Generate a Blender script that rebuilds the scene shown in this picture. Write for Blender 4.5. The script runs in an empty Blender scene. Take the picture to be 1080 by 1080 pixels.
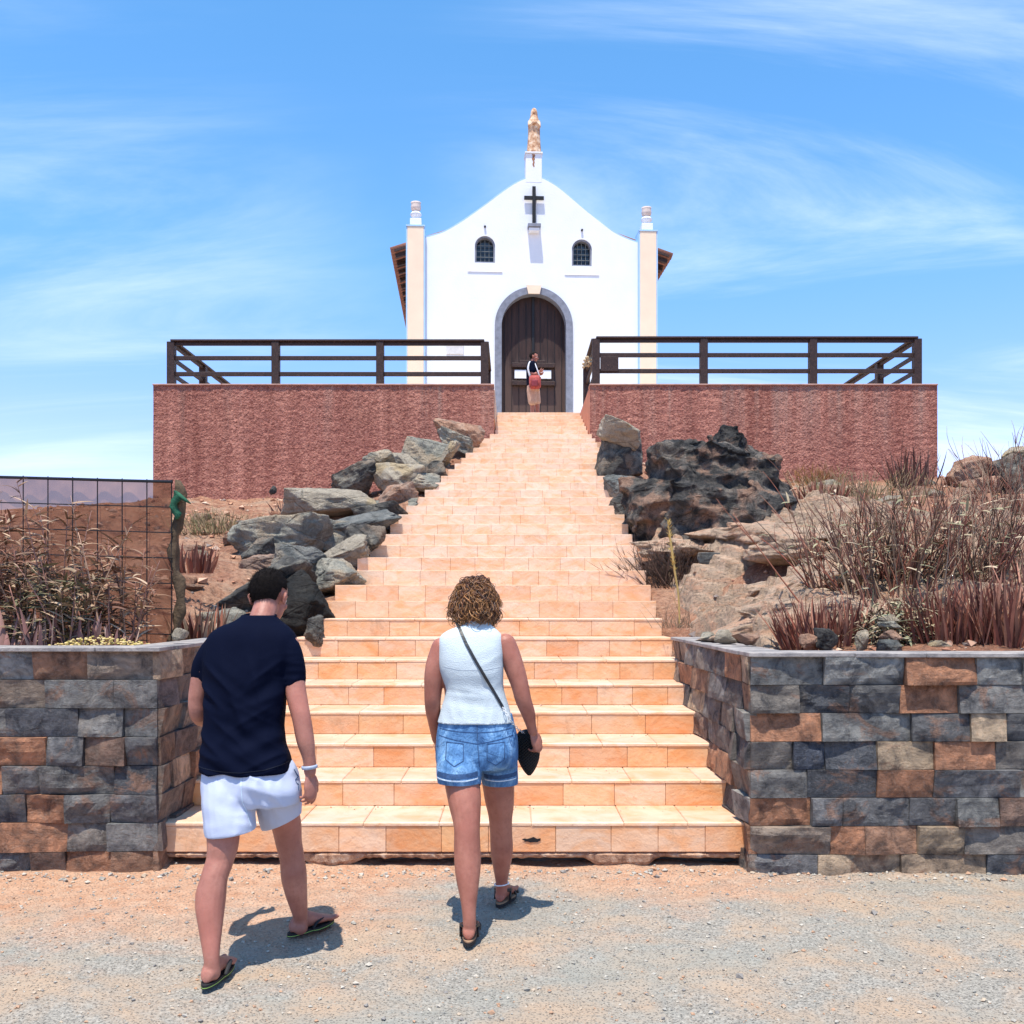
import bpy, bmesh, math, random
from mathutils import Vector, Matrix, noise as NZ
from mathutils.bvhtree import BVHTree
R = math.radians
scn = bpy.context.scene
COL = scn.collection
V = Vector

# ------------------------------------------------------------------ camera
EYE = 1.55
cd = bpy.data.cameras.new('camera'); cam = bpy.data.objects.new('camera', cd); COL.objects.link(cam)
cam.location = (0, 0, EYE); cam.rotation_euler = (R(90), 0, 0)
cd.sensor_width = 36; cd.sensor_fit = 'HORIZONTAL'; cd.lens = 36 * 1000 / 1080
cd.shift_y = (637 - 540) / 1080
cd.clip_end = 3000
scn.camera = cam
# ------------------------------------------------------------------ light
SUN_EL, SUN_AZ = R(74), R(-16)            # height of the sun; turned left of straight behind the camera
sd = bpy.data.lights.new('sun', 'SUN'); so = bpy.data.objects.new('sun', sd); COL.objects.link(so)
sd.energy = 5.0; sd.angle = R(0.5); sd.color = (1.0, 0.94, 0.85)
sdir = V((math.sin(SUN_AZ) * math.cos(SUN_EL), -math.cos(SUN_AZ) * math.cos(SUN_EL), math.sin(SUN_EL)))
so.rotation_euler = sdir.to_track_quat('Z', 'Y').to_euler(); so.location = sdir * 60
scn.view_settings.view_transform = 'Standard'; scn.view_settings.look = 'None'
scn.view_settings.exposure = 0.50; scn.view_settings.gamma = 1
W = bpy.data.worlds.new('World'); scn.world = W; W.use_nodes = True


class NT:
    """short-hand for wiring nodes"""
    def __init__(s, tree): s.t = tree; s.n = tree.nodes; s.l = tree.links
    def put(s, sock, v):
        if v is None: return
        if isinstance(v, bpy.types.NodeSocket): s.l.new(v, sock)
        elif isinstance(v, (tuple, list)) and len(v) == 3 and sock.type == 'RGBA': sock.default_value = (*v, 1)
        else: sock.default_value = v
    def node(s, kind, props=None, **ins):
        n = s.n.new(kind)
        for k, v in (props or {}).items(): setattr(n, k, v)
        for k, v in ins.items():
            s.put(n.inputs[int(k[1:])] if k[0] == 'i' and k[1:].isdigit() else n.inputs[k.replace('_', ' ')], v)
        return n
    def math(s, op, a, b=0.0, c=None, clamp=False):
        n = s.node('ShaderNodeMath', dict(operation=op, use_clamp=clamp), i0=a, i1=b)
        if c is not None: s.put(n.inputs[2], c)
        return n.outputs[0]
    def mix(s, f, a, b, blend='MIX'):
        n = s.node('ShaderNodeMix', dict(data_type='RGBA', blend_type=blend))
        s.put(n.inputs[0], f); s.put(n.inputs[6], a); s.put(n.inputs[7], b)
        return n.outputs[2]
    def ramp(s, f, stops):
        n = s.node('ShaderNodeValToRGB'); cr = n.color_ramp
        while len(cr.elements) < len(stops): cr.elements.new(0.5)
        for e, (p, c) in zip(cr.elements, stops):
            e.position = p; e.color = (*c, 1) if not isinstance(c, (int, float)) else (c, c, c, 1)
        s.put(n.inputs[0], f); return n.outputs[0]
    def noise(s, vec, scale, detail=4, rough=0.55, dist=0.0):
        n = s.node('ShaderNodeTexNoise', None, Scale=scale, Detail=detail, Roughness=rough, Distortion=dist)
        s.put(n.inputs['Vector'], vec); return n.outputs[0]
    def map(s, vec, scale=(1, 1, 1), loc=(0, 0, 0), rot=(0, 0, 0)):
        n = s.node('ShaderNodeMapping'); s.put(n.inputs[0], vec)
        n.inputs[1].default_value = loc; n.inputs[2].default_value = rot; n.inputs[3].default_value = scale
        return n.outputs[0]
    def voro(s, vec, scale, feature='F1', out=0, rnd=1.0):
        n = s.node('ShaderNodeTexVoronoi', dict(feature=feature), Scale=scale, Randomness=rnd)
        s.put(n.inputs['Vector'], vec); return n.outputs[out]


# sky: a clear daylight sky with thin high cloud
w = NT(W.node_tree); w.n.clear()
sky = w.node('ShaderNodeTexSky', dict(sky_type='NISHITA', sun_disc=False, sun_elevation=SUN_EL,
             sun_rotation=math.pi - SUN_AZ, altitude=50, air_density=1.0, dust_density=0.35, ozone_density=2.0))
co = w.node('ShaderNodeTexCoord').outputs['Generated']
hs = w.node('ShaderNodeHueSaturation', None, Saturation=1.22, Value=1.75, Fac=1.0, Color=sky.outputs[0]).outputs[0]
sep = w.node('ShaderNodeSeparateXYZ', None, Vector=co)
den = w.math('ADD', w.math('MAXIMUM', sep.outputs[2], 0.0), 0.16)
cx_ = w.math('DIVIDE', sep.outputs[0], den); cy_ = w.math('DIVIDE', sep.outputs[1], den)
cv = w.node('ShaderNodeCombineXYZ', None, X=cx_, Y=cy_, Z=0.0).outputs[0]
n1 = w.noise(w.map(cv, (0.55, 1.5, 1), (3.1, 0.6, 0), (0, 0, R(28))), 1.0, 9, 0.62, 1.1)
n2 = w.noise(w.map(cv, (0.35, 0.5, 1), (1.7, 5.2, 0)), 1.0, 3, 0.5, 0.4)
def spot(d, lo, hi):
    dp = w.node('ShaderNodeVectorMath', dict(operation='DOT_PRODUCT')); w.put(dp.inputs[0], co); dp.inputs[1].default_value = V(d).normalized()
    return w.node('ShaderNodeMapRange', dict(interpolation_type='SMOOTHSTEP'), i0=dp.outputs['Value'], i1=lo, i2=hi, i3=0.0, i4=1.0).outputs[0]
place = w.math('MAXIMUM', w.math('MULTIPLY', spot((0.42, 1, 0.42), .88, .99), 1.2), w.math('MULTIPLY', spot((-0.44, 1, 0.30), .95, .998), 0.65))
place = w.math('MAXIMUM', place, w.math('MULTIPLY', spot((-0.42, 1, 0.1), .96, .999), 0.8))
place = w.math('MAXIMUM', place, w.math('MULTIPLY', spot((0.6, 1, 0.12), .93, .999), 0.8))
cl = w.node('ShaderNodeMapRange', dict(interpolation_type='SMOOTHSTEP'), i0=w.math('ADD', w.math('MULTIPLY', n1, 0.75), w.math('MULTIPLY', n2, 0.35)), i1=0.46, i2=0.80, i3=0.0, i4=1.0).outputs[0]
cl = w.math('MULTIPLY', cl, w.math('ADD', w.math('MULTIPLY', place, 0.72), 0.03), clamp=True)
hs = w.mix(1.0, hs, w.ramp(sep.outputs[2], [(.0, (.95, .74, 1.0)), (.18, (.95, .80, 1.0)), (.34, (.88, .97, 1.0)), (.6, (.85, 1.04, 1.0))]), 'MULTIPLY')
skc = w.mix(cl, hs, (7.4, 8.3, 9.6))
bg = w.node('ShaderNodeBackground', None, Color=skc, Strength=0.114)
w.l.new(bg.outputs[0], w.node('ShaderNodeOutputWorld').inputs[0])


# ------------------------------------------------------------------ helpers
def P(px, py, Y):
    """point at distance Y from the eye plane, px/py counted on the 1080 grid of the view"""
    return V(((px - 540) / 1000 * Y, Y, EYE - (py - 637) / 1000 * Y))

def lin(r, g, b, k=1.0):
    f = lambda c: ((c / 255 + 0.055) / 1.055) ** 2.4 if c > 10 else c / 255 / 12.92
    return (f(r) * k, f(g) * k, f(b) * k)

def lerp(a, b, t): return a + (b - a) * t
def sst(a, b, x):
    t = min(1, max(0, (x - a) / (b - a))); return t * t * (3 - 2 * t)
def interp(tab, x):
    if x <= tab[0][0]: return tab[0][1]
    for (a, va), (b, vb) in zip(tab, tab[1:]):
        if x <= b: return va + (vb - va) * (x - a) / (b - a)
    return tab[-1][1]

class Acc:
    """collects vertices and faces (and a colour per face)"""
    def __init__(s): s.v = []; s.f = []; s.c = []
    def face(s, idx, c=None): s.f.append(tuple(idx)); s.c.append(c)
    def add(s, vs, fs, c=None):
        o = len(s.v); s.v.extend(vs)
        for f in fs: s.f.append(tuple(i + o for i in f)); s.c.append(c)

def link(name, me, mat=None, parent=None, smooth=False):
    o = bpy.data.objects.new(name, me); COL.objects.link(o)
    if mat is not None and not me.materials: me.materials.append(mat)
    if smooth: me.polygons.foreach_set('use_smooth', [True] * len(me.polygons))
    if parent is not None:
        o.parent = parent
        if parent.get('_world'): o.matrix_parent_inverse = mworld(parent).inverted()
    return o

def mworld(o):
    m = Matrix.LocRotScale(o.location, o.rotation_euler, o.scale)
    if o.parent is not None: m = mworld(o.parent) @ o.matrix_parent_inverse @ m
    return m

def obj(name, acc, mat, parent=None, smooth=False, center=False):
    me = bpy.data.meshes.new(name)
    vs = acc.v; org = None
    if center:
        xs = [v[0] for v in vs]; ys = [v[1] for v in vs]; zs = [v[2] for v in vs]
        org = V(((min(xs) + max(xs)) / 2, (min(ys) + max(ys)) / 2, min(zs)))
        vs = [V(v) - org for v in vs]
    me.from_pydata([tuple(v) for v in vs], [], acc.f)
    if any(c is not None for c in acc.c):
        at = me.color_attributes.new('Col', 'FLOAT_COLOR', 'CORNER')
        data = []
        for p, c in zip(me.polygons, acc.c):
            c = c or (1, 1, 1); data.extend([c[0], c[1], c[2], 1.0] * p.loop_total)
        at.data.foreach_set('color', data)
    me.update()
    o = link(name, me, mat, parent, smooth)
    if org is not None: o.location = org
    return o

def tag(o, label=None, cat=None, group=None, kind=None):
    if label: o['label'] = label
    if cat: o['category'] = cat
    if group: o['group'] = group
    if kind: o['kind'] = kind
    return o

def thing(name, loc, label, cat, group=None, rz=0, world=True):
    """an Empty at the base of a thing; world=True: parts are given in world coordinates"""
    o = bpy.data.objects.new(name, None); COL.objects.link(o); o.empty_display_size = 0.2
    o.location = loc; o.rotation_euler = (0, 0, rz)
    if world: o['_world'] = 1
    return tag(o, label, cat, group)

def box(a, x0, x1, y0, y1, z0, z1, ch=0.0, c=None, M=None):
    """box with all edges chamfered by ch"""
    if ch <= 0:
        vs = [V((x, y, z)) for x in (x0, x1) for y in (y0, y1) for z in (z0, z1)]
        fs = [(0, 1, 3, 2), (4, 6, 7, 5), (0, 4, 5, 1), (2, 3, 7, 6), (0, 2, 6, 4), (1, 5, 7, 3)]
    else:
        lo = (x0, y0, z0); hi = (x1, y1, z1); vs = []; fs = []; ix = {}
        for sx in (0, 1):
            for sy in (0, 1):
                for sz in (0, 1):
                    s = (sx, sy, sz)
                    for ax in range(3):
                        p = []
                        for k in range(3):
                            q = hi[k] if s[k] else lo[k]
                            if k != ax: q += -ch if s[k] else ch
                            p.append(q)
                        ix[(s, ax)] = len(vs); vs.append(V(p))
        for ax in range(3):
            b, d = [k for k in range(3) if k != ax]
            for sd_ in (0, 1):
                q = []
                for (sb, sd2) in ((0, 0), (1, 0), (1, 1), (0, 1)):
                    s = [0, 0, 0]; s[ax] = sd_; s[b] = sb; s[d] = sd2; q.append(ix[(tuple(s), ax)])
                if (sd_ == 0) ^ (ax == 1): q.reverse()
                fs.append(tuple(q))
            for sb in (0, 1):                      # edge strips parallel to ax
                for sd2 in (0, 1):
                    s0 = [0, 0, 0]; s1 = [0, 0, 0]
                    s0[ax] = 0; s1[ax] = 1
                    for s in (s0, s1): s[b] = sb; s[d] = sd2
                    q = [ix[(tuple(s0), b)], ix[(tuple(s1), b)], ix[(tuple(s1), d)], ix[(tuple(s0), d)]]
                    fs.append(tuple(q))
        for sx in (0, 1):
            for sy in (0, 1):
                for sz in (0, 1):
                    s = (sx, sy, sz); fs.append((ix[(s, 0)], ix[(s, 1)], ix[(s, 2)]))
        cen = V(((x0 + x1) / 2, (y0 + y1) / 2, (z0 + z1) / 2)); g = []
        for f in fs:
            p = [vs[i] for i in f]; nn = (p[1] - p[0]).cross(p[2] - p[0])
            m = sum(p, V()) / len(p) - cen
            g.append(f if nn.dot(m) > 0 else tuple(reversed(f)))
        fs = g
    if M is not None: vs = [M @ v for v in vs]
    a.add(vs, fs, c)

def beam(a, p, q, w_, h_, ch=0.004, c=None, up=(0, 0, 1)):
    """rectangular bar from p to q"""
    p = V(p); q = V(q); d = (q - p); L = d.length; d.normalize()
    s = V(up).cross(d)
    if s.length < 1e-4: s = V((1, 0, 0))
    s.normalize(); u = d.cross(s)
    M = Matrix(((d.x, s.x, u.x, p.x), (d.y, s.y, u.y, p.y), (d.z, s.z, u.z, p.z), (0, 0, 0, 1)))
    box(a, 0, L, -w_ / 2, w_ / 2, -h_ / 2, h_ / 2, ch, c, M)

def cat_rom(pts, n):
    """resample a list of equal-length tuples smoothly, n samples per span"""
    out = []
    for i in range(len(pts) - 1):
        p0 = pts[max(i - 1, 0)]; p1 = pts[i]; p2 = pts[i + 1]; p3 = pts[min(i + 2, len(pts) - 1)]
        for k in range(n):
            t = k / n
            out.append(tuple(0.5 * (2 * b + (c_ - a_) * t + (2 * a_ - 5 * b + 4 * c_ - d_) * t * t + (3 * b - a_ - 3 * c_ + d_) * t ** 3)
                             for a_, b, c_, d_ in zip(p0, p1, p2, p3)))
    out.append(tuple(pts[-1])); return out

def rings(a, rs, cap=True, c=None):
    """skin a list of vertex rings into a closed tube"""
    n = len(rs[0]); o = len(a.v)
    for r in rs: a.v.extend(r)
    for i in range(len(rs) - 1):
        for j in range(n):
            k = (j + 1) % n
            a.face((o + i * n + j, o + i * n + k, o + (i + 1) * n + k, o + (i + 1) * n + j), c)
    if cap:
        a.face([o + j for j in range(n)][::-1], c); a.face([o + (len(rs) - 1) * n + j for j in range(n)], c)

def tube(a, pts, rad, sides=8, sub=0, ref=None, flat=1.0, c=None, dome=False):
    """tube along pts; rad a number or list; flat squashes it across ref"""
    if isinstance(rad, (int, float)): rad = [rad] * len(pts)
    if sub:
        q = cat_rom([(*p, r) for p, r in zip(pts, rad)], sub)
        pts = [V(x[:3]) for x in q]; rad = [x[3] for x in q]
    pts = [V(p) for p in pts]
    if dome:
        d0 = (pts[0] - pts[1]).normalized(); d1 = (pts[-1] - pts[-2]).normalized(); r0, r1 = rad[0], rad[-1]
        pts = [pts[0] + d0 * r0 * .95, pts[0] + d0 * r0 * .7, pts[0] + d0 * r0 * .38] + pts + [pts[-1] + d1 * r1 * .38, pts[-1] + d1 * r1 * .7, pts[-1] + d1 * r1 * .95]
        rad = [r0 * .3, r0 * .71, r0 * .93] + rad + [r1 * .93, r1 * .71, r1 * .3]
    rf = V(ref) if ref is not None else None; rs = []; s = None
    for i, p in enumerate(pts):
        d = (pts[min(i + 1, len(pts) - 1)] - pts[max(i - 1, 0)])
        if d.length < 1e-9: d = V((0, 0, 1))
        d.normalize()
        if rf is not None: s = rf - d * rf.dot(d)
        elif s is None:
            s = V((1, 0, 0)) if abs(d.x) < .8 else V((0, 1, 0)); s = s - d * s.dot(d)
        else: s = s - d * s.dot(d)
        s = s.normalized() if s.length > 1e-6 else d.orthogonal().normalized()
        u = d.cross(s)
        rs.append([p + s * (rad[i] * math.cos(2 * math.pi * j / sides)) + u * (rad[i] * flat * math.sin(2 * math.pi * j / sides)) for j in range(sides)])
    rings(a, rs, True, c)

def ball(a, c_, rx, ry, rz, M=None, n=20, m=14, col=None):
    rs = []
    for i in range(m + 1):
        t = 0.02 + (math.pi - 0.04) * i / m
        ring = []
        for j in range(n):
            p = V((math.sin(t) * math.cos(2 * math.pi * j / n) * rx, math.sin(t) * math.sin(2 * math.pi * j / n) * ry, -math.cos(t) * rz))
            if M is not None: p = M @ p
            ring.append(V(c_) + p)
        rs.append(ring)
    rings(a, rs, True, col)

def lathe(a, c_, prof, n=20, c=None):
    rings(a, [[V((c_[0] + r * math.cos(2 * math.pi * j / n), c_[1] + r * math.sin(2 * math.pi * j / n), c_[2] + z)) for j in range(n)] for r, z in prof], True, c)

def plate(outer, holes, y0, y1):
    """outline in x,z with holes, extruded from y0 to y1 -> mesh"""
    cu = bpy.data.curves.new('plate', 'CURVE'); cu.dimensions = '2D'; cu.fill_mode = 'BOTH'
    cu.extrude = (y1 - y0) / 2
    for pl in [outer] + list(holes):
        sp = cu.splines.new('POLY'); sp.points.add(len(pl) - 1); sp.use_cyclic_u = True
        for q, (x, z) in zip(sp.points, pl): q.co = (x, z, 0, 1)
    o = bpy.data.objects.new('plate', cu); COL.objects.link(o)
    bpy.context.view_layer.update()
    me = bpy.data.meshes.new_from_object(o.evaluated_get(bpy.context.evaluated_depsgraph_get()))
    bpy.data.objects.remove(o); bpy.data.curves.remove(cu)
    ym = (y0 + y1) / 2
    me.transform(Matrix(((1, 0, 0, 0), (0, 0, -1, ym), (0, 1, 0, 0), (0, 0, 0, 1))))
    me.materials.clear()
    return me

def bake(acc, voxel, smooth=3, fac=0.5):
    """fuse overlapping closed pieces into one continuous skin"""
    me = bpy.data.meshes.new('tmp'); me.from_pydata([tuple(v) for v in acc.v], [], acc.f); me.update()
    o = bpy.data.objects.new('tmp', me); COL.objects.link(o)
    m = o.modifiers.new('r', 'REMESH'); m.mode = 'VOXEL'; m.voxel_size = voxel
    if smooth:
        s = o.modifiers.new('s', 'SMOOTH'); s.iterations = smooth; s.factor = fac
    bpy.context.view_layer.update()
    out = bpy.data.meshes.new_from_object(o.evaluated_get(bpy.context.evaluated_depsgraph_get()))
    bpy.data.objects.remove(o); bpy.data.meshes.remove(me)
    return out

def displace(me, fn):
    """move every vertex along its normal by fn(co, no)"""
    nn = [v.normal.copy() for v in me.vertices]
    for v, n in zip(me.vertices, nn): v.co = v.co + n * fn(v.co, n)
    me.update()


# ------------------------------------------------------------------ materials
def mat(name, fn):
    m = bpy.data.materials.new(name); m.use_nodes = True
    n = NT(m.node_tree); n.n.clear()
    b = n.node('ShaderNodeBsdfPrincipled'); out = n.node('ShaderNodeOutputMaterial')
    n.l.new(b.outputs[0], out.inputs[0]); n.out = out; n.b = b
    n.oc = n.node('ShaderNodeTexCoord').outputs['Object']
    b.inputs['Roughness'].default_value = 0.8
    b.inputs['Specular IOR Level'].default_value = 0.3
    fn(n, b); return m

def bump(n, b, h, dist=0.01, strength=1.0):
    bp = n.node('ShaderNodeBump', None, Height=h, Distance=dist, Strength=strength)
    if b.inputs['Normal'].links: n.put(bp.inputs['Normal'], b.inputs['Normal'].links[0].from_socket)
    n.put(b.inputs['Normal'], bp.outputs[0])

def geo(n): return n.node('ShaderNodeNewGeometry').outputs['Position']
def vcol(n): return n.node('ShaderNodeAttribute', dict(attribute_name='Col')).outputs['Color']

def flat(name, col, rough=0.7, var=0.15, scale=12, bmp=0.0, bs=60, spec=0.3):
    def f(n, b):
        x = n.noise(n.oc, scale, 5, 0.6)
        n.put(b.inputs['Base Color'], n.mix(n.ramp(x, [(.3, 0), (.7, 1)]), tuple(c * (1 - var) for c in col), tuple(min(1, c * (1 + var)) for c in col)))
        b.inputs['Roughness'].default_value = rough; b.inputs['Specular IOR Level'].default_value = spec
        if bmp: bump(n, b, n.noise(n.oc, bs, 4, .6), bmp)
    return mat(name, f)


# ------------------------------------------------------------------ surfaces of the setting
def m_ground(n, b):
    p = geo(n)
    big = n.noise(n.map(p, (1, 1.6, 1)), 0.7, 5, .6, .6); mid = n.noise(p, 5, 6, .65); fine = n.noise(p, 70, 4, .7)
    sp = n.node('ShaderNodeSeparateXYZ', None, Vector=p)
    # bare orange earth lies along the foot of the walls and to the left, grey gravel on the track
    earth = n.math('ADD', n.math('MULTIPLY', n.math('SUBTRACT', sp.outputs[1], 4.85), 0.85), n.math('MULTIPLY', sp.outputs[0], -0.24))
    earth = n.math('ADD', n.math('ADD', earth, 0.38), n.math('MULTIPLY', n.math('SUBTRACT', big, .5), 3.6))
    earth = n.math('ADD', earth, n.math('MULTIPLY', n.math('SUBTRACT', mid, .5), 1.3), clamp=True)
    grav = n.mix(n.ramp(fine, [(.35, 0), (.65, 1)]), (.17, .155, .13), (.38, .345, .29))
    grav = n.mix(n.ramp(n.noise(p, 2.2, 6, .65, .4), [(.42, 0), (.6, 1)]), grav, (.36, .265, .185))
    grav = n.mix(n.ramp(n.noise(n.map(p, (.5, 1.4, 1)), 1.4, 5, .6, .5), [(.50, 0), (.66, .6)]), grav, (.25, .25, .215))
    soil = n.mix(n.ramp(n.noise(p, 9, 6, .7), [(.35, 0), (.62, 1)]), (.42, .215, .12), (.50, .32, .21))
    soil = n.mix(n.ramp(fine, [(.35, .5), (.6, 0)]), soil, (.28, .15, .095))
    col = n.mix(earth, grav, soil)
    vo = n.voro(p, 85); peb = n.ramp(vo, [(.12, 1), (.38, 0)])
    tone = n.node('ShaderNodeTexVoronoi', None, Scale=85); n.put(tone.inputs['Vector'], p)
    col = n.mix(n.math('MULTIPLY', peb, .55), col, n.mix(n.node('ShaderNodeSeparateColor', None, Color=tone.outputs['Color']).outputs[0], (.14, .125, .11), (.56, .49, .41)))
    n.put(b.inputs['Base Color'], col); b.inputs['Roughness'].default_value = .92
    bump(n, b, mid, .03); bump(n, b, peb, .006); bump(n, b, fine, .006)
M_ground = mat('ground', m_ground)

def m_hill(n, b):
    p = geo(n)
    a_ = n.noise(p, 1.3, 7, .68, .5); f_ = n.noise(p, 16, 6, .72)
    col = n.ramp(a_, [(.32, (.17, .075, .045)), (.46, (.33, .15, .085)), (.56, (.42, .23, .14)), (.70, (.36, .27, .19))])
    col = n.mix(n.ramp(f_, [(.35, .75), (.55, 0)]), col, (.12, .055, .035))
    col = n.mix(n.ramp(n.noise(p, 40, 4, .7), [(.55, 0), (.7, .7)]), col, (.5, .34, .24))
    n.put(b.inputs['Base Color'], col); b.inputs['Roughness'].default_value = .95
    bump(n, b, f_, .05); bump(n, b, n.noise(p, 60, 4, .7), .012)
M_hill = mat('hillside', m_hill)

def rockmat(name, cols, patch, spots=.35, bm=1.0):
    def f(n, b):
        oi = n.node('ShaderNodeObjectInfo').outputs['Random']
        off = n.node('ShaderNodeCombineXYZ', None, X=n.math('MULTIPLY', oi, 37.0), Y=n.math('MULTIPLY', oi, 91.0), Z=oi).outputs[0]
        va = n.node('ShaderNodeVectorMath', dict(operation='ADD')); n.put(va.inputs[0], n.oc); n.put(va.inputs[1], off); p = va.outputs[0]
        a_ = n.noise(p, 3.2, 7, .66, .8)
        col = n.ramp(a_, [(.30, cols[0]), (.46, cols[1]), (.58, cols[2]), (.72, cols[3])])
        m_ = n.ramp(n.noise(p, 1.9, 5, .6, .4), [(.52, 0), (.60, spots)])
        col = n.mix(m_, col, patch)
        g_ = n.noise(p, 55, 4, .7)
        col = n.mix(n.ramp(g_, [(.35, .55), (.5, 0)]), col, tuple(c * .45 for c in cols[1]))
        ed = n.voro(n.map(p, (1, .6, 2.6), (0, 0, 0), (.5, .3, 0)), 1.7, 'DISTANCE_TO_EDGE'); ed = n.ramp(n.math('ADD', ed, n.math('MULTIPLY', n.math('SUBTRACT', n.noise(p, 8, 4, .6), .5), .12)), [(.0, 0), (.022, 1)])
        n.put(b.inputs['Base Color'], n.mix(n.math('MULTIPLY', n.math('SUBTRACT', 1.0, ed), .28), col, tuple(c * .3 for c in cols[0])))
        b.inputs['Roughness'].default_value = .88
        bump(n, b, n.noise(p, 6, 9, .74), .12 * bm); bump(n, b, ed, .02 * bm); bump(n, b, g_, .008)
    return mat(name, f)
M_grey = rockmat('rock_grey', [(.13, .125, .105), (.27, .26, .215), (.41, .375, .295), (.54, .46, .34)], (.52, .38, .24), .6)
M_dark = rockmat('rock_dark', [(.03, .028, .026), (.08, .075, .068), (.19, .175, .145), (.36, .31, .23)], (.38, .27, .18), .5)
M_pale = rockmat('rock_pale', [(.24, .20, .15), (.38, .32, .24), (.46, .39, .29), (.52, .47, .38)], (.50, .36, .18), .6)
M_pink = rockmat('rock_pink', [(.22, .11, .07), (.40, .22, .14), (.50, .31, .21), (.42, .35, .27)], (.24, .2, .17), .5)
M_blue = rockmat('rock_blue', [(.07, .073, .07), (.14, .145, .135), (.24, .235, .21), (.40, .36, .29)], (.42, .33, .23), .5)

def m_slate(n, b):
    p = geo(n); c = vcol(n)
    a_ = n.noise(p, 9, 7, .7, .6); f_ = n.noise(p, 60, 5, .75)
    rust = n.ramp(n.noise(n.map(p, (1, 1, 1.4), (9, 4, 2)), 3.6, 6, .7, .8), [(.54, 0), (.62, .75)])
    c = n.mix(rust, c, (.24, .135, .09))
    col = n.mix(n.ramp(a_, [(.36, 0), (.62, 1)]), n.mix(1.0, c, (.42, .42, .45), 'MULTIPLY'), n.mix(1.0, c, (1.6, 1.52, 1.42), 'MULTIPLY'))
    col = n.mix(n.ramp(f_, [(.52, 0), (.72, .55)]), col, n.mix(.5, c, (.42, .38, .33)))
    dust = n.ramp(n.noise(n.map(p, (1, 1, .5)), 3.3, 6, .7), [(.58, 0), (.74, .5)])
    col = n.mix(dust, col, (.36, .29, .22))
    n.put(b.inputs['Base Color'], col); b.inputs['Roughness'].default_value = .72
    bump(n, b, n.noise(n.map(p, (1, 1, 1.5)), 17, 8, .78, .6), .045); bump(n, b, f_, .004)
M_slate = mat('split_slate', m_slate)

def m_mortar(n, b):
    n.put(b.inputs['Base Color'], n.mix(n.noise(geo(n), 30, 3), (.05, .045, .04), (.14, .12, .10)))
M_mortar = mat('mortar', m_mortar)

def m_coping(n, b):
    p = geo(n); a_ = n.noise(p, 6, 6, .7)
    n.put(b.inputs['Base Color'], n.mix(n.ramp(a_, [(.35, 0), (.65, 1)]), (.15, .14, .14), (.37, .33, .30)))
    bump(n, b, n.noise(p, 40, 5, .7), .006)
M_coping = mat('coping', m_coping)

def m_tile(n, b):
    p = geo(n); c = vcol(n)
    s = n.noise(n.map(p, (1, 1, 2.2)), 4.2, 5, .6, 1.0)
    col = n.mix(n.ramp(s, [(.42, 0), (.66, .75)]), c, n.mix(1.0, c, (.97, .68, .42), 'MULTIPLY'))
    col = n.mix(n.ramp(n.noise(p, 2.1, 5, .65), [(.5, 0), (.68, .5)]), col, (.68, .50, .36))
    col = n.mix(n.ramp(n.noise(p, 11, 7, .8, .8), [(.60, 0), (.70, .45)]), col, (.42, .24, .13))
    col = n.mix(n.ramp(n.noise(p, 45, 4, .7), [(.6, 0), (.74, .4)]), col, (.40, .2, .10))
    col = n.mix(n.ramp(n.noise(n.map(p, (1, 1, .4)), 2.7, 6, .75, .5), [(.60, 0), (.72, .5)]), col, (.36, .23, .14))
    n.put(b.inputs['Base Color'], col); b.inputs['Roughness'].default_value = .6; b.inputs['Specular IOR Level'].default_value = .3
    bump(n, b, n.noise(p, 35, 5, .7), .004); bump(n, b, n.noise(p, 7, 4, .6), .008)
M_tile = mat('sandstone_tile', m_tile)
M_grout = flat('grout', (.50, .34, .22), .9, .25, 20, .004)

def m_rubble(n, b):
    p = geo(n); a_ = n.noise(p, 14, 7, .72)
    n.put(b.inputs['Base Color'], n.ramp(a_, [(.35, (.20, .10, .06)), (.5, (.46, .27, .17)), (.65, (.56, .42, .31))]))
    bump(n, b, n.noise(p, 40, 6, .75), .02)
M_rubble = mat('footing', m_rubble)

def m_render(n, b):
    p = geo(n)
    st = n.noise(n.map(p, (2.6, 2.6, .12)), 1.6, 5, .66); bl = n.noise(p, .7, 4, .6)
    g_ = n.noise(n.map(p, (1, 1, 1.1)), 21, 7, .74, .2); g2 = n.voro(p, 24)
    col = n.mix(n.ramp(st, [(.33, 0), (.68, 1)]), (.29, .105, .075), (.57, .255, .185))
    col = n.mix(n.ramp(bl, [(.4, 0), (.65, .6)]), col, (.42, .165, .125))
    pit = n.ramp(g_, [(.40, 1), (.52, 0)])
    col = n.mix(n.math('MULTIPLY', pit, .6), col, (.13, .035, .03))
    hi = n.ramp(g_, [(.56, 0), (.68, .75)])
    col = n.mix(hi, col, (.62, .34, .24))
    sp = n.node('ShaderNodeSeparateXYZ', None, Vector=p)
    run = n.math('MULTIPLY', n.ramp(n.noise(n.map(p, (1, 1, .03)), 2.3, 4, .7), [(.5, 0), (.66, 1)]), n.ramp(n.math('MULTIPLY', n.math('SUBTRACT', 5.9, sp.outputs[2]), .6), [(0, .8), (.9, 0)]))
    col = n.mix(n.math('MULTIPLY', run, .6), col, (.40, .31, .25))
    n.put(b.inputs['Base Color'], col); b.inputs['Roughness'].default_value = .95
    bump(n, b, g_, .06, .9); bump(n, b, g2, .03, .7)
M_render = mat('rough_red_render', m_render)
M_smooth = flat('smooth_red_render', (.58, .24, .15), .9, .14, 3, .003)

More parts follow.
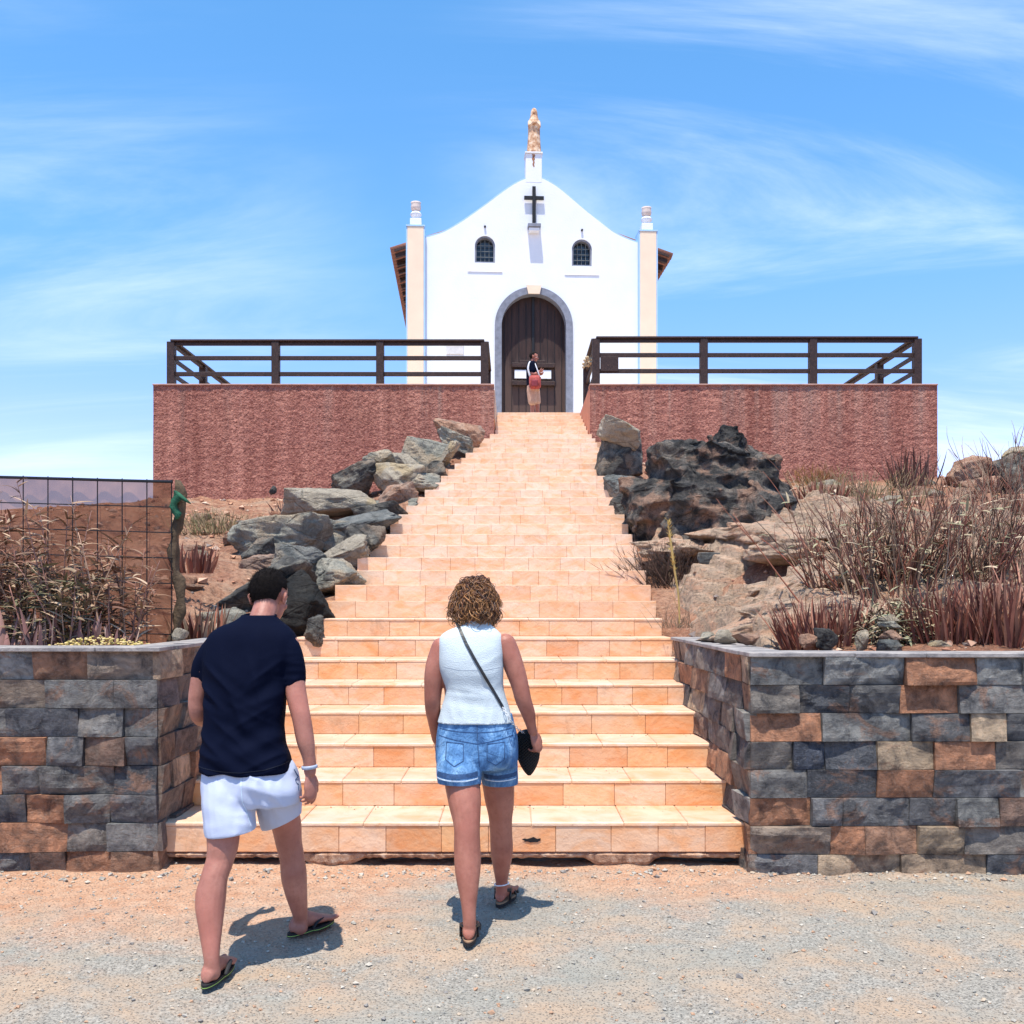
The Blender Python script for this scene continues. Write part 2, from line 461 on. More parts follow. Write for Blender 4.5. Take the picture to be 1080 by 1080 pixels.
def m_wood(n, b):
    p = n.oc
    g_ = n.noise(n.map(p, (6, 6, 6)), 2.5, 6, .7, 2.0)
    n.put(b.inputs['Base Color'], n.ramp(g_, [(.3, (.018, .010, .009)), (.55, (.045, .024, .019)), (.75, (.10, .055, .04))]))
    b.inputs['Roughness'].default_value = .55; bump(n, b, g_, .004)
M_wood = mat('dark_wood', m_wood)
M_white = flat('white_limewash', (.74, .765, .80), .85, .035, 1.6, .004, 22)
M_cream = flat('cream_paint', (.80, .63, .47), .85, .04, 3, .003)
M_trim = flat('blue_trim', (.36, .55, .80), .8, .06, 3)
M_greystone = flat('grey_stone', (.20, .215, .26), .8, .22, 7, .004, 30)
M_tiler = flat('roof_tile', (.24, .105, .07), .85, .25, 9, .01, 30)
M_black = flat('black_iron', (.012, .012, .014), .5, .1)
M_glass = flat('dark_glass', (.02, .025, .03), .15, .2, 2, spec=.6)


# ------------------------------------------------------------------ stairs: numbers
Y1, TR, RS, Z1 = 5.64, .468, .1663, .25
NST = 35
XL = [(5.64, -2.09), (6.6, -2.09), (8.0, -1.99), (8.92, -1.91), (9.39, -1.88), (10.8, -1.76), (11.7, -1.62), (13.1, -1.47), (15.7, -1.00), (18.4, -.60), (18.95, -.345), (22, -.33)]
XR = [(5.64, 1.415), (7.0, 1.43), (8.0, 1.445), (8.92, 1.41), (10.8, 1.48), (13.1, 1.51), (15.7, 1.585), (18.6, 1.61), (18.95, 1.535), (22, 1.55)]
TOPZ = Z1 + RS * (NST - 1) + .02     # 5.92
def zs(y): return Z1 + (y - Y1) * RS / TR

# ------------------------------------------------------------------ ground
def gnoise(x, y):
    return NZ.fractal(V((x * .9, y * .9, 3)), 1, 2, 4) * .022 + NZ.fractal(V((x * 5, y * 5, 7)), .9, 2, 4) * .012
def axis(lo, hi, fine, far, grow=1.35):
    a = [lo + fine * i for i in range(int((hi - lo) / fine) + 1)]
    s = fine; x = a[-1]
    while x < far: s *= grow; x += s; a.append(x)
    s = fine; x = a[0]
    while x > -far: s *= grow; x -= s; a.insert(0, x)
    return a
def ground_z(x, y):
    f = math.exp(-max(0, abs(x) - 5) * .6) * (1 if 0 < y < 9 else 0)
    return gnoise(x, y) * f - .01 - max(0, y - 60) * .03 - .000 * abs(x)
a = Acc(); gx = axis(-3.6, 4.0, .035, 1500); gy = axis(3.2, 6.0, .035, 1500)
for y in gy:
    for x in gx: a.v.append(V((x, y, ground_z(x, y))))
nx = len(gx)
for j in range(len(gy) - 1):
    for i in range(nx - 1): a.face((j * nx + i, j * nx + i + 1, (j + 1) * nx + i + 1, (j + 1) * nx + i))
tag(obj('ground', a, M_ground, smooth=True), kind='structure')

# loose gravel and chips on the track
rnd = random.Random(4)
def pebble(a, x, y, z, s, rnd, c=None):
    ax = V((rnd.uniform(-1, 1), rnd.uniform(-1, 1), rnd.uniform(-1, 1))); q = Matrix.Rotation(rnd.uniform(0, 6), 3, ax.normalized() if ax.length > .1 else V((0, 0, 1)))
    dv = [(1, 0, 0), (-1, 0, 0), (0, 1, 0), (0, -1, 0), (0, 0, 1), (0, 0, -1), (.6, .6, .6), (-.6, .6, .5), (.6, -.6, .5), (-.6, -.6, .6)]
    vs = []
    for d in dv[:6]:
        p = q @ (V(d) * rnd.uniform(.7, 1.15)); vs.append(V((x + p.x * s, y + p.y * s, z + p.z * s * .62)))
    a.add(vs, [(0, 2, 4), (2, 1, 4), (1, 3, 4), (3, 0, 4), (2, 0, 5), (1, 2, 5), (3, 1, 5), (0, 3, 5)], c)
def m_peb(n, b):
    n.put(b.inputs['Base Color'], vcol(n)); b.inputs['Roughness'].default_value = .9
M_peb = mat('loose_stone', m_peb)
a = Acc()
PC = [(.36, .33, .28), (.28, .26, .22), (.42, .33, .24), (.40, .24, .15), (.22, .20, .18), (.44, .39, .32)]
for i in range(5000):
    y = rnd.uniform(3.35, 5.7); x = rnd.uniform(-.6, .6) * y
    s = .0035 + .010 * rnd.random() ** 4 + (.014 if rnd.random() < .004 else 0)
    pebble(a, x, y, ground_z(x, y) + s * .3, s, rnd, rnd.choice(PC))
for i in range(700):      # chips gathered at the foot of the wall and the first step
    y = 5.62 - abs(rnd.gauss(0, .10)) - (.06 if -2.1 < (x := rnd.uniform(-3.4, 3.4)) < 1.45 else .14)
    s = .005 + .018 * rnd.random() ** 3
    pebble(a, x, y, ground_z(x, y) + s * .3, s, rnd, rnd.choice(PC))
tag(obj('gravel', a, M_peb), 'loose grey and ochre gravel scattered over the dirt forecourt', 'gravel', kind='stuff')

# ------------------------------------------------------------------ hillside
def base_z(x, y):
    t = max(0, y - 5.7) / 13.2
    top = 3.62 if x < 0 else 3.98
    z = 1.22 + (top - 1.22) * (min(t, 1) ** (1.0 if x < 0 else .92)) + max(0, min(y, 26) - 18.9) * .05
    z -= max(0, y - 30) * .10
    if x < -6.5: z += -.18 * sst(6.5, 10, -x) * (1 if y > 12 else .4)
    return z
def hill_z(x, y):
    l = interp(XL, y); r = interp(XR, y); z = base_z(x, y)
    d = (l - x) if x < 0 else (x - r)
    near = zs(min(y, 19)) - .16
    wd = 2.6 if x < 0 else 1.5
    k = 1 - sst(0.0, wd, d)
    z = lerp(z, max(near, 1.17), k)
    z += NZ.fractal(V((x * .55, y * .55, 11)), 1, 2, 5) * .16 * sst(5.8, 8, y) + NZ.fractal(V((x * 3, y * 3, 5)), .9, 2, 4) * .05
    return z
def hill(side):
    a = Acc(); ss = [0.0]
    while ss[-1] < 9: ss.append(ss[-1] + .05 + ss[-1] * .006)
    while ss[-1] < 700: ss.append(ss[-1] * 1.3)
    ys = [5.72]
    while ys[-1] < 24: ys.append(ys[-1] + .07 + (ys[-1] - 5.7) * .006)
    while ys[-1] < 900: ys.append(ys[-1] + max(.5, (ys[-1] - 22) * .4))
    n = len(ss)
    for y in ys:
        for s in ss:
            if side < 0:
                e = min(-2.16, interp(XL, y)) if y < 8.05 else interp(XL, y) + .04
                x = e - s
            else:
                e = max(1.56, interp(XR, y)) if y < 8.05 else interp(XR, y) - .04
                x = e + s
            z = hill_z(x, y)
            if s == 0 and y > 8.05: z -= .1
            a.v.append(V((x, y, z - max(0, s - 25) * .04)))
    for j in range(len(ys) - 1):
        for i in range(n - 1):
            q = (j * n + i, j * n + i + 1, (j + 1) * n + i + 1, (j + 1) * n + i)
            a.face(q if side > 0 else q[::-1])
    tag(obj('hillside', a, M_hill, smooth=True), kind='structure')
hill(-1); hill(1)
a = Acc()
for i in range(5200):
    sd_ = rnd.choice((-1, 1)); y = 5.8 + 13 * rnd.random() ** 1.2; x = (interp(XL, y) if sd_ < 0 else interp(XR, y)) + sd_ * (.15 + rnd.random() * (.5 * y))
    if y < 8.1 and (x > -2.2 and x < 1.6): continue
    s = .012 + .07 * rnd.random() ** 4
    c = rnd.choice([(.42, .2, .12), (.5, .3, .2), (.3, .14, .09), (.55, .4, .29), (.2, .16, .14), (.46, .24, .14)])
    pebble(a, x, y, hill_z(x, y) + s * .25, s, rnd, c)
tag(obj('rubble', a, M_peb), 'small reddish broken stones strewn over the slope', 'rubble', kind='stuff')

# ------------------------------------------------------------------ staircase
st = thing('staircase', (-.33, Y1, 0), 'long flight of peach sandstone steps climbing to the chapel', 'staircase')
rnd = random.Random(11)
TC = [(.76, .42, .20), (.75, .39, .165), (.76, .46, .27), (.77, .50, .32), (.73, .35, .15), (.76, .44, .23)]
for k in range(NST):
    y0 = Y1 + TR * k; z1 = Z1 + RS * k; z0 = z1 - (RS if k else .178)
    l, r = interp(XL, y0), interp(XR, y0); l2, r2 = interp(XL, y0 + TR), interp(XR, y0 + TR)
    a = Acc(); ch = .005
    back = y0 + TR + .02 if k < NST - 1 else y0 + .9
    tr = .022                                  # thickness of the tread slab
    up = sst(3, 13, k)
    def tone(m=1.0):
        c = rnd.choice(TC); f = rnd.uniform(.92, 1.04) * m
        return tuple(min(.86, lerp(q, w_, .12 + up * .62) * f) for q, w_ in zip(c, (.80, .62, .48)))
    x = l; 
    while x < r - 1e-3:                        # riser tiles
        wd = rnd.choice((.28, .33, .36, .40)); e = x + wd
        if r - e < .16: e = r
        dy = rnd.uniform(0, .003)
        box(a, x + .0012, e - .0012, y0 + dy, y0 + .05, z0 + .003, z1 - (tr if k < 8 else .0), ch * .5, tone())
        x = e
    x = l - .004
    while x < r - 1e-3:                        # tread slabs
        wd = rnd.choice((.45, .55, .62, .38)); e = x + wd
        if r - e < .2: e = r + .004
        tc_ = tone(.86)
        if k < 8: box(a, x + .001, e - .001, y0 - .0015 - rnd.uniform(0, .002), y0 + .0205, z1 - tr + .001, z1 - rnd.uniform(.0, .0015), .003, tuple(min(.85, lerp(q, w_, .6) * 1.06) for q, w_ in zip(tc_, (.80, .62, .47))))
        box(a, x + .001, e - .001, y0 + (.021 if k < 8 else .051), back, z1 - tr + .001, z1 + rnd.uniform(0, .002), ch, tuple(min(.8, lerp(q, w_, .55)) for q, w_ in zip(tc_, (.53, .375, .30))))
        x = e
    s = obj('step', a, M_tile, st)
    a = Acc(); box(a, l + .006, r - .006, y0 + .012, y0 + TR + .04, z0 - (.9 if k > 3 else .0) + .004, z1 - .012, 0)
    obj('mortar_bed', a, M_grout, s)
a = Acc()
for i in range(520):
    k = rnd.choice((0, 0, 1, 1, 2, 3, 4)); y = Y1 + TR * (k + 1) - abs(rnd.gauss(0, .08)) - .01; x = rnd.uniform(-2.0, 1.35)
    if y < Y1 + TR * k + .02: continue
    pebble(a, x, y, Z1 + RS * k + .004, .002 + .006 * rnd.random() ** 3, rnd, rnd.choice(PC))
tag(obj('grit', a, M_peb), 'fine grit and dust gathered in the corners of the lowest treads', 'grit', kind='stuff')
# broken footing under the first step
a = Acc(); N = 150; sec = []
for i in range(N + 1):
    x = lerp(-2.085, 1.40, i / N)
    lo = .035 - .05 * sst(-.1, .35, NZ.noise(V((x * 2.3, 0, 4)))) + .012 * NZ.noise(V((x * 22, 1, 4)))
    fr = 5.655 + .03 * NZ.noise(V((x * 6, 3, 4))) + .012 * NZ.noise(V((x * 31, 3, 4)))
    sec.append([V((x, fr + .02, .0735)), V((x, fr - .012, .058)), V((x, fr - .008 + .01 * NZ.noise(V((x * 40, 3, 9))), lerp(lo, .06, .4))), V((x, fr + .01, lo)), V((x, fr + .25, lo + .0)), V((x, fr + .3, .0735))])
rings(a, sec, True)
obj('footing', a, M_rubble, st)
a = Acc(); box(a, -2.08, 1.40, 5.80, 5.95, -.1, .07, 0); obj('footing_void', a, M_mortar, st)  # dark box standing in for the shaded void behind the footing
# dark chip in the lowest riser
a = Acc(); c0 = P(561, 886, Y1 - .002); n_ = 18
out = [V((c0.x + math.cos(t) * (.055 * (1 + .5 * NZ.noise(V((math.cos(t) * 2, math.sin(t) * 2, 1))))), c0.y - .001, c0.z + math.sin(t) * .013 * (1 + .7 * NZ.noise(V((math.cos(t) * 3, math.sin(t) * 3, 5)))))) for t in [2 * math.pi * i / n_ for i in range(n_)]]
inn = [V((lerp(p.x, c0.x, .5), c0.y + .0, lerp(p.z, c0.z, .5))) for p in out]
rings(a, [out, inn]); tag(obj('chip', a, M_black, st), 'dark chipped hole in the lowest riser')

# ------------------------------------------------------------------ retaining walls of split slate
SC = [(.075, .082, .095)] * 4 + [(.125, .128, .135)] * 3 + [(.21, .215, .21)] * 2 + [(.15, .15, .148)] * 3 + [(.17, .155, .14)] * 3 + [(.17, .11, .085)] * 3 + [(.34, .165, .095)] * 4 + [(.38, .29, .20), (.36, .27, .19), (.25, .20, .16), (.06, .072, .10), (.30, .17, .11)]
def stone_face(a, o, u, n, L, H, rows, rnd, u0=0.0, amp=.05, warm=0.0):
    """courses of split-faced blocks on the plane through o spanned by u and z, faces pushed out along n"""
    rh = H / rows
    for j in range(rows):
        x = u0 - rnd.uniform(0, .12) if u0 < 0 else u0
        while x < L - 1e-3:
            wd = rnd.choice((.20, .26, .31, .34, .40, .50)) * rnd.uniform(.9, 1.1); e = x + wd
            if L - e < .13: e = L
            c = rnd.choice(SC); kk = rnd.uniform(.85, 1.3); c = tuple(lerp(q, w_, warm) * kk for q, w_ in zip(c, (.30, .20, .14)))
            seed = rnd.uniform(0, 500); d0 = rnd.uniform(.012, .035); ax, az = rnd.uniform(-1, 1) * .022, rnd.uniform(-1, 1) * .018
            rough = rnd.choice((.35, .6, 1.0, 1.3)) * amp
            nu = max(6, int((e - x) / .02)); nv = 8; base = len(a.v)
            g_ = .0018
            for q in range(nv + 1):
                for p in range(nu + 1):
                    fu, fv = p / nu, q / nv
                    uu = lerp(x + g_, e - g_, fu); zz = lerp(j * rh + g_, (j + 1) * rh - g_, fv)
                    edge = min(1, min(fu, 1 - fu) * 7) * .65 + .35; edge *= min(1, min(fv, 1 - fv) * 5) * .6 + .4
                    pos = V((uu * 5, zz * 7, seed))
                    r_ = NZ.ridged_multi_fractal(pos, .9, 2.1, 4, .9, 2.0) * .5 + NZ.noise(pos * .8) * 1.2
                    d = d0 + ax * (fu - .5) * 2 + az * (fv - .5) * 2 + rough * .5 * edge * r_
                    d = max(.002, min(.095, d))
                    a.v.append(o + u * uu + V((0, 0, zz)) + n * d)
            W_ = nu + 1
            for q in range(nv):
                for p in range(nu): a.face((base + q * W_ + p, base + q * W_ + p + 1, base + (q + 1) * W_ + p + 1, base + (q + 1) * W_ + p), c)
            # returns of the block back to the wall
            bd = [base + p for p in range(W_)] + [base + q * W_ + nu for q in range(1, nv + 1)] + [base + nv * W_ + p for p in range(nu - 1, -1, -1)] + [base + q * W_ for q in range(nv - 1, 0, -1)]
            ob = len(a.v)
            for i in bd:
                p_ = a.v[i]; dd = (p_ - o).dot(n); a.v.append(p_ - n * (dd + .02))
            for i in range(len(bd)):
                k = (i + 1) % len(bd); a.face((bd[k], bd[i], ob + i, ob + k), c)
            x = e
def retaining(name, lab, corner, H, out_x, ret_y, side, seed):
    rnd = random.Random(seed); zb = -.06
    t = thing(name, (corner[0], corner[1], 0), lab, 'retaining wall')
    a = Acc(); L = abs(out_x - corner[0])
    if side < 0:
        stone_face(a, V((out_x, corner[1], zb)), V((1, 0, 0)), V((0, -1, 0)), L, H - zb, 8, rnd)
        stone_face(a, V((corner[0] - .01, corner[1] - .02, zb)), V((0, 1, 0)), V((1, 0, 0)), ret_y - corner[1], H - zb, 8, rnd, amp=.018, warm=.35)
    else:
        stone_face(a, V((corner[0], corner[1], zb)), V((1, 0, 0)), V((0, -1, 0)), L, H - zb, 8, rnd)
        stone_face(a, V((corner[0] + .02, ret_y, zb)), V((0, -1, 0)), V((-1, 0, 0)), ret_y - corner[1] + .02, H - zb, 8, rnd, amp=.035, warm=.1)
    obj('stone_cladding', a, M_slate, t, smooth=False)
    a = Acc()
    if side < 0:
        box(a, out_x, corner[0] - .012, corner[1] + .001, corner[1] + .2, -.3, H - .004)
        box(a, corner[0] - .22, corner[0] - .0125, corner[1] + .2, ret_y, -.3, H - .006)
    else:
        box(a, corner[0] + .03, out_x, corner[1] + .001, corner[1] + .2, -.3, H - .004)
        box(a, corner[0] + .031, corner[0] + .24, corner[1] + .2, ret_y, -.3, H - .006)
    obj('wall_core', a, M_mortar, t)
    a = Acc(); x = min(out_x, corner[0]); end = max(out_x, corner[0])
    x += (-.015 if side > 0 else 0); end += (.025 if side < 0 else 0)
    while x < end:
        e = min(end, x + rnd.uniform(.38, .62)); e = end if end - e < .15 else e
        dz = rnd.uniform(-.002, .003)
        box(a, x + .0015, e - .0015, corner[1] - .052 - rnd.uniform(0, .008), corner[1] + .21, H - .002 + dz, H + .024 + dz, .004); x = e
    y = corner[1] + .212
    while y < ret_y:
        e = min(ret_y, y + rnd.uniform(.4, .6)); e = ret_y if ret_y - e < .15 else e
        if side < 0: box(a, corner[0] - .22, corner[0] + .03, y + .0015, e - .0015, H - .002, H + .024, .004)
        else: box(a, corner[0] - .02, corner[0] + .25, y + .0015, e - .0015, H - .002, H + .024, .004)
        y = e
    obj('coping', a, M_coping, t)
retaining('retaining_wall', 'low planter wall of split slate blocks behind the walking man, left of the steps', (-2.065, 5.55), 1.275, -5.2, 8.2, -1, 21)
retaining('retaining_wall', 'low planter wall of split slate blocks right of the steps, in front of the dry bush', (1.375, 5.50), 1.245, 5.4, 8.1, 1, 35)

# ------------------------------------------------------------------ terrace
YT = 18.9; WT = 5.90
def terrace_wall(x0, x1, lab, inner):
    """inner=+1: the stair side is x1, -1: it is x0"""
    t = thing('terrace_wall', ((x0 + x1) / 2, YT, 3.3), lab, 'wall')
    a = Acc(); nx_, nz_ = int((x1 - x0) / .035), 90; zb = 2.9
    for j in range(nz_ + 1):
        for i in range(nx_ + 1):
            x = lerp(x0, x1, i / nx_); z = lerp(zb, WT, j / nz_)
            e = min(1, min(i, nx_ - i, nz_ - j) / 2)
            d = NZ.fractal(V((x * 9, 2, z * 13)), .8, 2.1, 5) * .012 * e + NZ.noise(V((x * .8, 7, z))) * .012
            a.v.append(V((x, YT - .02 - d, z)))
    for j in range(nz_):
        for i in range(nx_): a.face((j * (nx_ + 1) + i, j * (nx_ + 1) + i + 1, (j + 1) * (nx_ + 1) + i + 1, (j + 1) * (nx_ + 1) + i))
    obj('rough_face', a, M_render, t, smooth=True)
    a = Acc(); box(a, x0 + .004, x1 - .004, YT + .004, YT + .28, zb, WT - .004); obj('wall_core', a, M_smooth, t)
    a = Acc()
    if inner > 0: box(a, x1 - .25, x1 - .003, YT - .012, 24.2, zb, WT - .002)
    else: box(a, x0 + .003, x0 + .25, YT - .012, 24.2, zb, WT - .002)
    obj('stair_side_face', a, M_smooth, t)
    a = Acc()
    if inner > 0: box(a, x0 + .003, x0 + .25, YT + .29, 34, zb, WT - .002)
    else: box(a, x1 - .25, x1 - .003, YT + .29, 34, zb, WT - .002)
    obj('outer_face', a, M_render, t)
    a = Acc(); x = x0 - .01
    while x < x1:
        e = min(x1 + .005, x + rnd.uniform(1.2, 1.6)); e = x1 + .005 if x1 - e < .3 else e
        box(a, x + .002, e - .002, YT - .05, YT + .3, WT, WT + .03, .006); x = e
    obj('coping', a, flat('coping_red', (.42, .25, .2), .9, .2, 8), t)
terrace_wall(-7.145, -.36, 'rough red rendered terrace wall left of the stair opening, above the grey rock pile', 1)
terrace_wall(1.55, 8.47, 'rough red rendered terrace wall right of the stair opening, behind the black rock', -1)
a = Acc()
box(a, -6.9, -.345, YT + .305, 34, 5.3, 5.885); box(a, 1.56, 8.2, YT + .305, 34, 5.3, 5.885)
box(a, -.342, 1.557, 22.3, 34, 5.3, TOPZ - .012)
tag(obj('terrace_floor', a, flat('terrace_paving', (.62, .50, .38), .85, .12, 3, .003)), kind='structure')

def railing(lab, posts, z_top, outer, inner):
    """posts: x positions along the front; outer/inner: x of the side runs"""
    t = thing('wooden_railing', (sum(posts) / len(posts), YT + .12, WT), lab, 'railing', 'dark wooden railings on the terrace')
    yf = YT + .12; zb = WT + .02; pw = .15
    hs_ = [z_top - .36, z_top - .68]
    def post(x, y, h=z_top):
        a = Acc(); box(a, x - pw / 2, x + pw / 2, y - pw / 2, y + pw / 2, zb, h - .041, .008); obj('post', a, M_wood, t)
    for x in posts: post(x, yf)
    def run(p, q):
        p = V(p); q = V(q); d = (q - p).normalized()
        a = Acc(); beam(a, (*p, z_top - .02), (*q, z_top - .02), .17, .04, .006); obj('top_rail', a, M_wood, t)
        a = Acc(); beam(a, (*p, z_top - .075), (*q, z_top - .075), .05, .066, .004)
        for h in hs_: beam(a, (*p, h), (*q, h), .045, .085, .006)
        obj('rail', a, M_wood, t)
    xs = sorted(posts)
    for x0, x1 in zip(xs, xs[1:]): run((x0 + (pw / 2 if 0 else 0), yf), (x1 - .002, yf))
    sgn = -1 if outer < inner else 1
    y = yf + pw / 2 + .01; yy = [yf + 1.95, yf + 3.9, yf + 5.85]
    for y2 in yy:
        post(outer, y2); run((outer, y), (outer, y2 - .002)); y = y2
    y2 = yf + 2.4; post(inner, y2); run((inner, yf + pw / 2 + .01), (inner, y2 - .002))
    return t
def xw(px, Y): return (px - 540) / 1000 * Y
yf_ = YT + .12
railing('dark brown wooden railing on the left terrace wall, beside the stair opening', [xw(p, yf_) for p in (181, 291, 401, 511)], 6.84, xw(181, yf_), xw(511, yf_))
rr = railing('dark wooden railing on the right terrace wall with a small board on its first bay', [xw(p, yf_) for p in (628.5, 742, 857, 967)], 6.90, xw(967, yf_), xw(628.5, yf_))
a = Acc(); box(a, xw(633, yf_), xw(652, yf_), yf_ - .05, yf_ - .028, 6.21, 6.5, .004); obj('board', a, M_wood, rr)
rnd = random.Random(5); a = Acc()
for i in range(26):
    c_ = V((xw(619, 20) + max(-.08, min(.08, rnd.gauss(0, .05))), 19.9 + rnd.gauss(0, .04), 6.62 + max(-.1, min(.1, rnd.gauss(0, .05)))))
    ball(a, c_, .035, .035, .03, None, 7, 5)
tag(obj('dried_flower_bunch', a, flat('dry_straw', (.50, .40, .26), .9, .4, 30), center=True), 'small bunch of dried flowers tied to the railing right of the stair top', 'dried flowers')

# ------------------------------------------------------------------ chapel
CB = V((.575, 25.0, 5.9)); CR = R(3.1)
ch = thing('chapel', CB, 'small white chapel with curved gable and arched dark door at the top of the steps', 'chapel', rz=CR, world=False)
ZC = lambda py: EYE + (637 - py) / 40 - 5.9
XC = lambda px: (px - 563) / 40
prof = [(447, 253.5), (458, 250.5), (470, 246), (488, 235), (510, 219), (530, 203.5), (543, 194.5), (555, 188.5), (563, 187), (573, 188.5), (587, 196), (600, 206), (617, 220), (634, 233), (650, 244.5), (668, 252), (679, 254.5)]
pr = [(x, z) for x, z in cat_rom([(XC(a_), ZC(b_)) for a_, b_ in prof], 4)]
def arch(cx, z0, zs_, r, n=24):
    return [(cx - r, z0), (cx + r, z0)] + [(cx + r * math.cos(t), zs_ + r * math.sin(t)) for t in [math.pi * i / n for i in range(n + 1)]]
def arch_(cx, z0, zs_, r, n=24):
    q = arch(cx, z0, zs_, r, n); return [q[0], q[1]] + q[3:-1] if abs(z0 - zs_) < 1e-6 else q
dz_ = ZC(303) - 1.03; DW = .85; DO = 1.03
wins = [(XC(511.5), ZC(278), .265), (XC(614), ZC(279.5), .265)]
out = [(XC(680), -.3), (XC(446), -.3)] + pr
me = plate(out, [arch(0, -.2, dz_, DW + .005)] + [arch(x, z, z + .44, .265) for x, z, _ in wins], 0, .32)
link('facade', me, M_white, ch)
# thin coping of pale blue on the gable
a = Acc()
for (x0, z0), (x1, z1) in zip(pr, pr[1:]):
    beam(a, (x0, .166, z0 + .012), (x1, .166, z1 + .012), .324, .05, 0)
obj('gable_coping', a, M_trim, ch)
for s, (pa, pb) in ((-1, (430.5, 447.5)), (1, (675, 692.5))):
    x0, x1 = XC(pa), XC(pb); zt = ZC(243.5)
    a = Acc(); box(a, x0, x1, -.14, .34, -.3, zt, .008); p = obj('pilaster', a, M_cream, ch)
    a = Acc()
    box(a, x0 - .035, x0 - .001, -.135, .3, -.3, zt - .005); box(a, x1 + .001, x1 + .035, -.135, .3, -.3, zt - .005)
    box(a, x0 - .035, x1 + .035, -.155, .345, zt + .001, zt + .04)
    obj('blue_edging', a, M_trim, p)
    cx = (x0 + x1) / 2; a = Acc()
    box(a, cx - .15, cx + .15, -.03, .25, zt + .041, zt + .26, .01)
    lathe(a, (cx, .11, zt + .25), [(.13, 0), (.09, .03), (.085, .06), (.14, .12), (.15, .16), (.12, .2), (.07, .235)])
    f = obj('finial', a, M_white, p, smooth=False)
    a = Acc(); lathe(a, (cx, .11, zt + .48), [(.08, 0), (.125, .05), (.135, .12), (.12, .2), (.135, .235), (.06, .24)]); obj('urn_cup', a, flat('urn_plaster', (.66, .56, .50), .9, .15, 9), f, smooth=True)
# door surround, keystone, door
ro = arch(0, -.28, dz_, DO, 32); ri = arch(0, -.35, dz_, DW, 32)
ring = [(x, z) for x, z in ro[2:]] + [(-DO, -.28), (-DW, -.28)] + [(x, z) for x, z in reversed(ri[2:])] + [(DW, -.28), (DO, -.28)]
link('door_surround', plate(ring, [], -.05, .30), M_greystone, ch)
a = Acc(); vs = [V((x, y, z)) for y in (-.085, -.045) for x, z in ((-.15, dz_ + DW - .015), (.15, dz_ + DW - .015), (.2, dz_ + DO + .03), (-.2, dz_ + DO + .03))]
a.add(vs, [(0, 1, 2, 3), (7, 6, 5, 4), (0, 4, 5, 1), (1, 5, 6, 2), (2, 6, 7, 3), (3, 7, 4, 0)]); obj('keystone', a, M_cream, ch)
def m_door(n, b):
    p = n.oc; sp = n.node('ShaderNodeSeparateXYZ', None, Vector=p)
    g_ = n.noise(n.map(p, (1, 1, .12)), 9, 6, .7, .6)
    col = n.ramp(g_, [(.3, (.018, .009, .008)), (.6, (.045, .022, .017)), (.8, (.07, .036, .026))])
    wz = n.math('ADD', sp.outputs[2], n.math('MULTIPLY', n.noise(n.map(p, (1, 1, .1)), 5, 5, .75), 1.5))
    low_pale = n.ramp(n.math('SUBTRACT', 1.0, n.math('DIVIDE', wz, 4.6)), [(.35, 0), (.42, .75)])  # door colour turns paler towards the bottom, with a ragged upper limit
    n.put(b.inputs['Base Color'], n.mix(low_pale, col, (.095, .058, .046)))
    b.inputs['Roughness'].default_value = .6; bump(n, b, g_, .004)
M_door = mat('door_wood', m_door)
door = link('door', plate(arch(0, -.3, dz_, DW + .05), [], .24, .29), M_door, ch)
a = Acc()
for i in range(-4, 5): box(a, i * .19 - .006, i * .19 + .006, .222, .239, -.25, dz_ + math.sqrt(max(.02, DW ** 2 - (i * .19) ** 2)) - .1)
box(a, -.035, .035, .205, .221, -.25, dz_ + DW - .02, .004)
obj('plank_joint', a, M_black, door)
a = Acc()
for z in (ZC(384), ZC(403)): box(a, XC(540), XC(586), .10, .215, z - .06, z + .06, .01)
box(a, XC(548), XC(576), .14, .215, ZC(380) - .04, ZC(380) + .04, .01)
obj('door_moulding', a, M_wood, door)
a = Acc(); box(a, XC(543), XC(582), .13, .2, ZC(398), ZC(389), .006); obj('white_panel', a, M_white, door)
a = Acc(); lathe(a, (.1, .17, ZC(410)), [(.02, 0), (.03, .02), (.03, .1), (.02, .12)], 10); obj('handle', a, M_black, door)
for x, z, r_ in wins:
    f = link('window', plate(arch(x, z, z + .44, .262), [arch(x, z + .035, z + .44, .225)], .03, .24), M_greystone, ch)
    a = Acc(); box(a, x - .24, x + .24, .2, .215, z, z + .69); obj('pane', a, M_glass, f)
    a = Acc()
    for dx in (-.11, 0, .11): beam(a, (x + dx, .12, z + .03), (x + dx, .12, z + .44 + math.sqrt(.23 ** 2 - dx * dx)), .014, .014, 0)
    for zz in (.18, .33, .48): beam(a, (x - .225, .105, z + zz), (x + .225, .105, z + zz), .014, .014, 0)
    obj('grille', a, flat('grille_iron', (.16, .17, .16), .6, .2), f)
    a = Acc(); box(a, x - .46, x + .46, -.02, -.001, z - .25, z - .225, .01); obj('sill', a, M_white, f)
    a = Acc(); tube(a, [V((x, 0, z + .94)), V((x, -.05, z + .935))], .028, 10); obj('spotlight', a, M_black, ch)
a = Acc()
zc0, zc1, zb_ = ZC(236), ZC(198), ZC(210)
box(a, -.045, .045, -.10, -.04, zc0, zc1, .006); box(a, -.26, -.0455, -.10, -.04, zb_ - .045, zb_ + .045, .006); box(a, .0455, .26, -.10, -.04, zb_ - .045, zb_ + .045, .006)
for zz in (zc0 + .12, zc1 - .1): box(a, -.015, .015, -.04, 0, zz - .015, zz + .015)
obj('cross', a, M_black, ch)
a = Acc(); box(a, -.17, .17, -.24, -.002, ZC(242.5), ZC(239), .008); lp = obj('lamp', a, M_greystone, ch)
